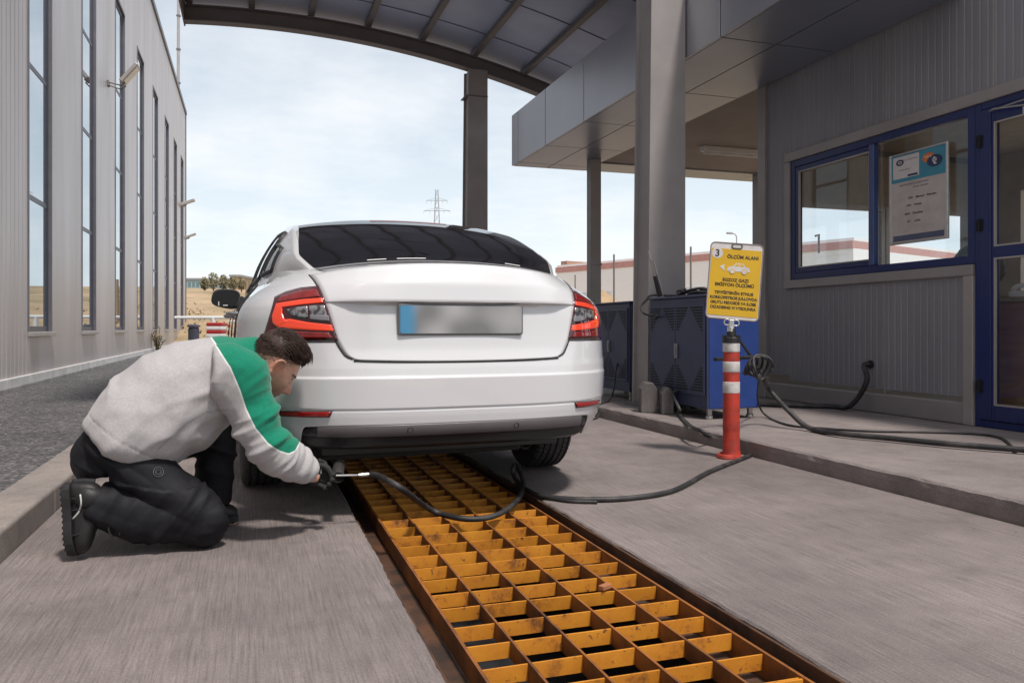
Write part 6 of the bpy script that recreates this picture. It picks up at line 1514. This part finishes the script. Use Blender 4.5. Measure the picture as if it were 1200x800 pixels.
# belt / undershirt edge at the back
# ---- shoes
m_shoe = M('black_shoe_leather', (0.011, 0.0105, 0.011), 0.55, col2=(0.019, 0.018, 0.018), nscale=22, bump=0.25, bscale=120, bdist=0.002)
m_sole = M('black_shoe_sole', (0.018, 0.0175, 0.019), 0.75, bump=0.4, bscale=90, bdist=0.003)
m_silver = M('reflective_strip', (0.62, 0.62, 0.62), 0.35)
from mathutils.bvhtree import BVHTree
def shoe(heel, toe, upv, mir, silver=None):
    d = (toe-heel); Ls = d.length; d.normalize(); u = (upv-d*upv.dot(d)).normalized(); wv = d.cross(u)
    root = bpy.data.objects.new('shoe', None); COL.objects.link(root); root.parent = man; root.location = heel-wloc(man)
    def T(a, w_, h_): return d*a*Ls+wv*w_+u*h_
    st = [0, 0.06, 0.18, 0.34, 0.5, 0.66, 0.8, 0.92, 1.0]
    hw = [0.022, 0.034, 0.038, 0.036, 0.040, 0.048, 0.048, 0.038, 0.016]
    ht = [0.075, 0.098, 0.110, 0.112, 0.096, 0.074, 0.060, 0.050, 0.030]
    mb = MB(); P = []
    for a, w_, h_ in zip(st, hw, ht):
        row = []
        for k in range(25):
            an = 6.2832*k/24; c_, s_ = math.cos(an), math.sin(an); e = 0.75
            row.append(T(a+0.01*s_, w_*abs(c_)**e*math.copysign(1, c_), 0.020+(h_-0.0)*(0.5+0.5*abs(s_)**e*math.copysign(1, s_))))
        P.append(row)
    P = [[tuple(np.mean([np.array(q) for q in P[0]], axis=0))]*25]+P+[[tuple(np.mean([np.array(q) for q in P[-1]], axis=0))]*25]
    mb.grid(P)
    # padded collar round the ankle
    ank = (ankR if mir < 0 else ankL)-heel
    mb.tube(crom([T(0.22, 0, 0.07), T(0.25, 0, 0.105), ank*0.85+T(0.3, 0, 0.1)*0.15], 4), [0.040]*9, 18)
    upper = mb.build('upper', m_shoe, root, smooth=True, sub=1)
    # sole: outline prism with tread lugs
    ol = []
    for a, w_ in zip(np.linspace(0, 1, 17), np.interp(np.linspace(0, 1, 17), st, hw)): ol.append((a, w_+0.004))
    outl = [(-0.02, 0.0)]+[(a, w_) for a, w_ in ol]+[(1.02, 0)]+[(a, -w_) for a, w_ in ol[::-1]]
    mb = MB(); mb.prism(outl, lambda a, w_: T(a, w_, 0.004), lambda a, w_: T(a, w_, 0.031))
    for a in np.linspace(0.04, 0.96, 13):
        w_ = float(np.interp(a, st, hw))+0.0035; mb.prism([(a-0.02, -w_), (a+0.02, -w_), (a+0.02, w_), (a-0.02, w_)], lambda q, ww: T(q, ww, 0.0005), lambda q, ww: T(q, ww, 0.018))
    mb.build('sole', m_sole, root, bevel=0.002)
    # toe cap ridge, silver strip, laces
    if silver:
        pts = []
        for x_, y_ in crom([Vector((q[0], q[1], 0)) for q in silver], 4) and [(q.x, q.y) for q in crom([Vector((q[0], q[1], 0)) for q in silver], 4)]:
            o_ = px(x_, y_, 2.6); up_c = coords(upper.data)+np.array(wloc(upper))
            hit = BVHTree.FromPolygons([tuple(v) for v in up_c], [tuple(p.vertices) for p in upper.data.polygons]).ray_cast(o_, (px(x_, y_, 3.3)-o_).normalized())
            if hit[0] is not None: pts.append(hit[0]+Vector((0, -0.001, 0))-wloc(root))
        if len(pts) > 3:
            mb = MB(); mb.tube(pts, [(0.0032, 0.0024)]*len(pts), 6); mb.build('silver_strip', m_silver, root, smooth=True)
    mb = MB()
    for i, a in enumerate((0.40, 0.47, 0.54, 0.61)):
        h_ = float(np.interp(a, st, ht))+0.020; mb.tube(crom([T(a, -0.028, h_-0.012), T(a+0.01, 0, h_+0.004), T(a, 0.028, h_-0.012)], 4), 0.0035, 5)
    p0 = T(0.40, mir*0.01, 0.135)
    mb.tube(crom([p0, p0+Vector((0.02, -0.01, -0.03)), p0+Vector((0.012, -0.02, -0.07)), p0+Vector((0.025, -0.02, -0.10))], 4), 0.0028, 5); mb.tube(crom([p0, p0+Vector((0.045, -0.01, -0.01)), p0+Vector((0.05, -0.02, -0.06)), p0+Vector((0.046, -0.02, -0.095))], 4), 0.0028, 5)
    mb.build('laces', m_black, root, smooth=True)
    hp_ = lambda a: float(np.interp(a, st, ht)); wp = lambda a: float(np.interp(a, st, hw))
    for s_ in (-1, 1):
        mb = MB(); mb.tube(crom([T(0.70, s_*(wp(.70)*0.98), 0.034), T(0.69, s_*wp(.69)*0.96, 0.055), T(0.66, s_*wp(.66)*0.62, hp_(.66)+0.012), T(0.65, 0, hp_(.65)+0.021)], 5), 0.0028, 6); mb.build('panel_ridge', m_sole, root, smooth=True); mb = MB()
        mb.tube(crom([T(0.20, s_*(wp(.2)*1.02), 0.036), T(0.19, s_*wp(.2)*1.03, 0.075), T(0.10, s_*wp(.1)*0.95, 0.105)], 5), 0.0026, 6); mb.build('panel_ridge', m_sole, root, smooth=True); mb = MB()
        mb.tube(crom([T(0.36, s_*(wp(.36)*1.02), 0.036), T(0.37, s_*wp(.37)*1.03, 0.07), T(0.42, s_*wp(.42)*0.86, hp_(.42)-0.008)], 5), 0.0022, 6); mb.build('panel_ridge', m_sole, root, smooth=True)
    mb = MB(); mb.tube(crom([T(-0.012, 0, 0.03), T(-0.008, 0, 0.07), T(0.02, 0, 0.105)], 4), [(0.010, 0.004)]*9, 6)
    mb.build('heel_pull', m_sole, root, smooth=True)
    return root
shoe(px(74, 567, YR-0.01), px(82, 650, YR-0.02), Vector((1.0, -0.18, 0.0)), 1, [(94, 579), (95, 590), (92, 600), (85, 608)])
hl_ = px(243, 616, YL+0.05); tl2 = px(278, 617, YL+0.02); hl_.z = 0.008; tl2.z = 0.008
shoe(tl2-(tl2-hl_).normalized()*0.27, tl2, Vector((0, 0, 1)), 1)
# ---- gloves with five fingers closed round the probe
m_glove = M('black_work_glove', (0.016, 0.016, 0.017), 0.8, col2=(0.026, 0.025, 0.026), nscale=40, bump=0.4, bscale=350, bdist=0.001)
def glove(wr, grip, axis, palmdir, name='glove'):
    """hand from wrist to grip point; fingers wrap round 'axis'"""
    mb = MB(); d = (grip-wr).normalized(); axis = (axis-d*axis.dot(d)).normalized(); nrm = d.cross(axis).normalized()
    if nrm.dot(palmdir) < 0: nrm = -nrm
    Lh = (grip-wr).length
    mb.tube([wr-d*0.045, wr-d*0.015, wr+d*0.01, wr+d*Lh*0.5, wr+d*Lh*0.88], [(0.036, 0.036), (0.035, 0.034), (0.032, 0.029), (0.042, 0.022), (0.044, 0.019)], 16, ref=axis)
    root = wr+d*Lh*0.80
    for k, (off, ln, r) in enumerate(((0.031, 0.92, 0.0100), (0.0105, 1.0, 0.0105), (-0.010, 0.96, 0.0100), (-0.030, 0.80, 0.0090))):
        b0 = root+axis*off; L1, L2, L3 = 0.043*ln, 0.027*ln, 0.022*ln
        p1 = b0+(d*0.80+nrm*0.60)*L1; p2 = p1+(d*0.0+nrm*1.0)*L2; p3 = p2+(-d*0.85+nrm*0.35)*L3
        mb.tube(crom([b0-d*0.01, b0, p1, p2, p3], 3), [r*1.08]*4+[r]*5+[r*0.92]*3+[r*0.75], 9)
    t0 = wr+d*Lh*0.35+axis*0.036; t1 = t0+(d*0.55+axis*0.25+nrm*0.75)*0.036; t2 = t1+(d*0.6+nrm*0.65-axis*0.4)*0.030; t3 = t2+(d*0.5-axis*0.7+nrm*0.1)*0.022
    mb.tube(crom([t0-axis*0.01, t0, t1, t2, t3], 3), [0.015]*4+[0.0125]*4+[0.0115]*4+[0.009], 9)
    me = remeshed(mb, 0.0026, 2, 0.4)
    return link(name, me, m_glove, man, world=True, smooth=True)
gR = glove(wrR+Vector((0.005, 0.01, 0.0)), px(375, 558, YR+0.09), Vector((0.25, -0.1, 1.0)), Vector((0.4, -1.0, 0)))
gL = glove(wrL, px(381, 547, YL-0.13), Vector((0.1, -0.5, 0.9)), Vector((0, -1, -0.3)))
# grey print on the back of the right glove
e0 = px(376, 551, 2.7); hit = on_mesh(gR.data, e0, (px(376, 551, 3.2)-e0).normalized())
if hit[0] is not None:
    nrm = hit[1]; a = Vector((0.2, 0, 1)); a = (a-nrm*a.dot(nrm)).normalized(); mb = MB(); q = hit[0]+nrm*0.002
    mb.tube([q-a*0.012, q, q+a*0.014], [(0.0018, 0.004)]*3, 5, ref=nrm); o = mb.build('glove_print', M('glove_print_grey', (0.25, 0.25, 0.25), 0.5), gR); o.data.transform(Matrix.Translation(-wloc(man)))
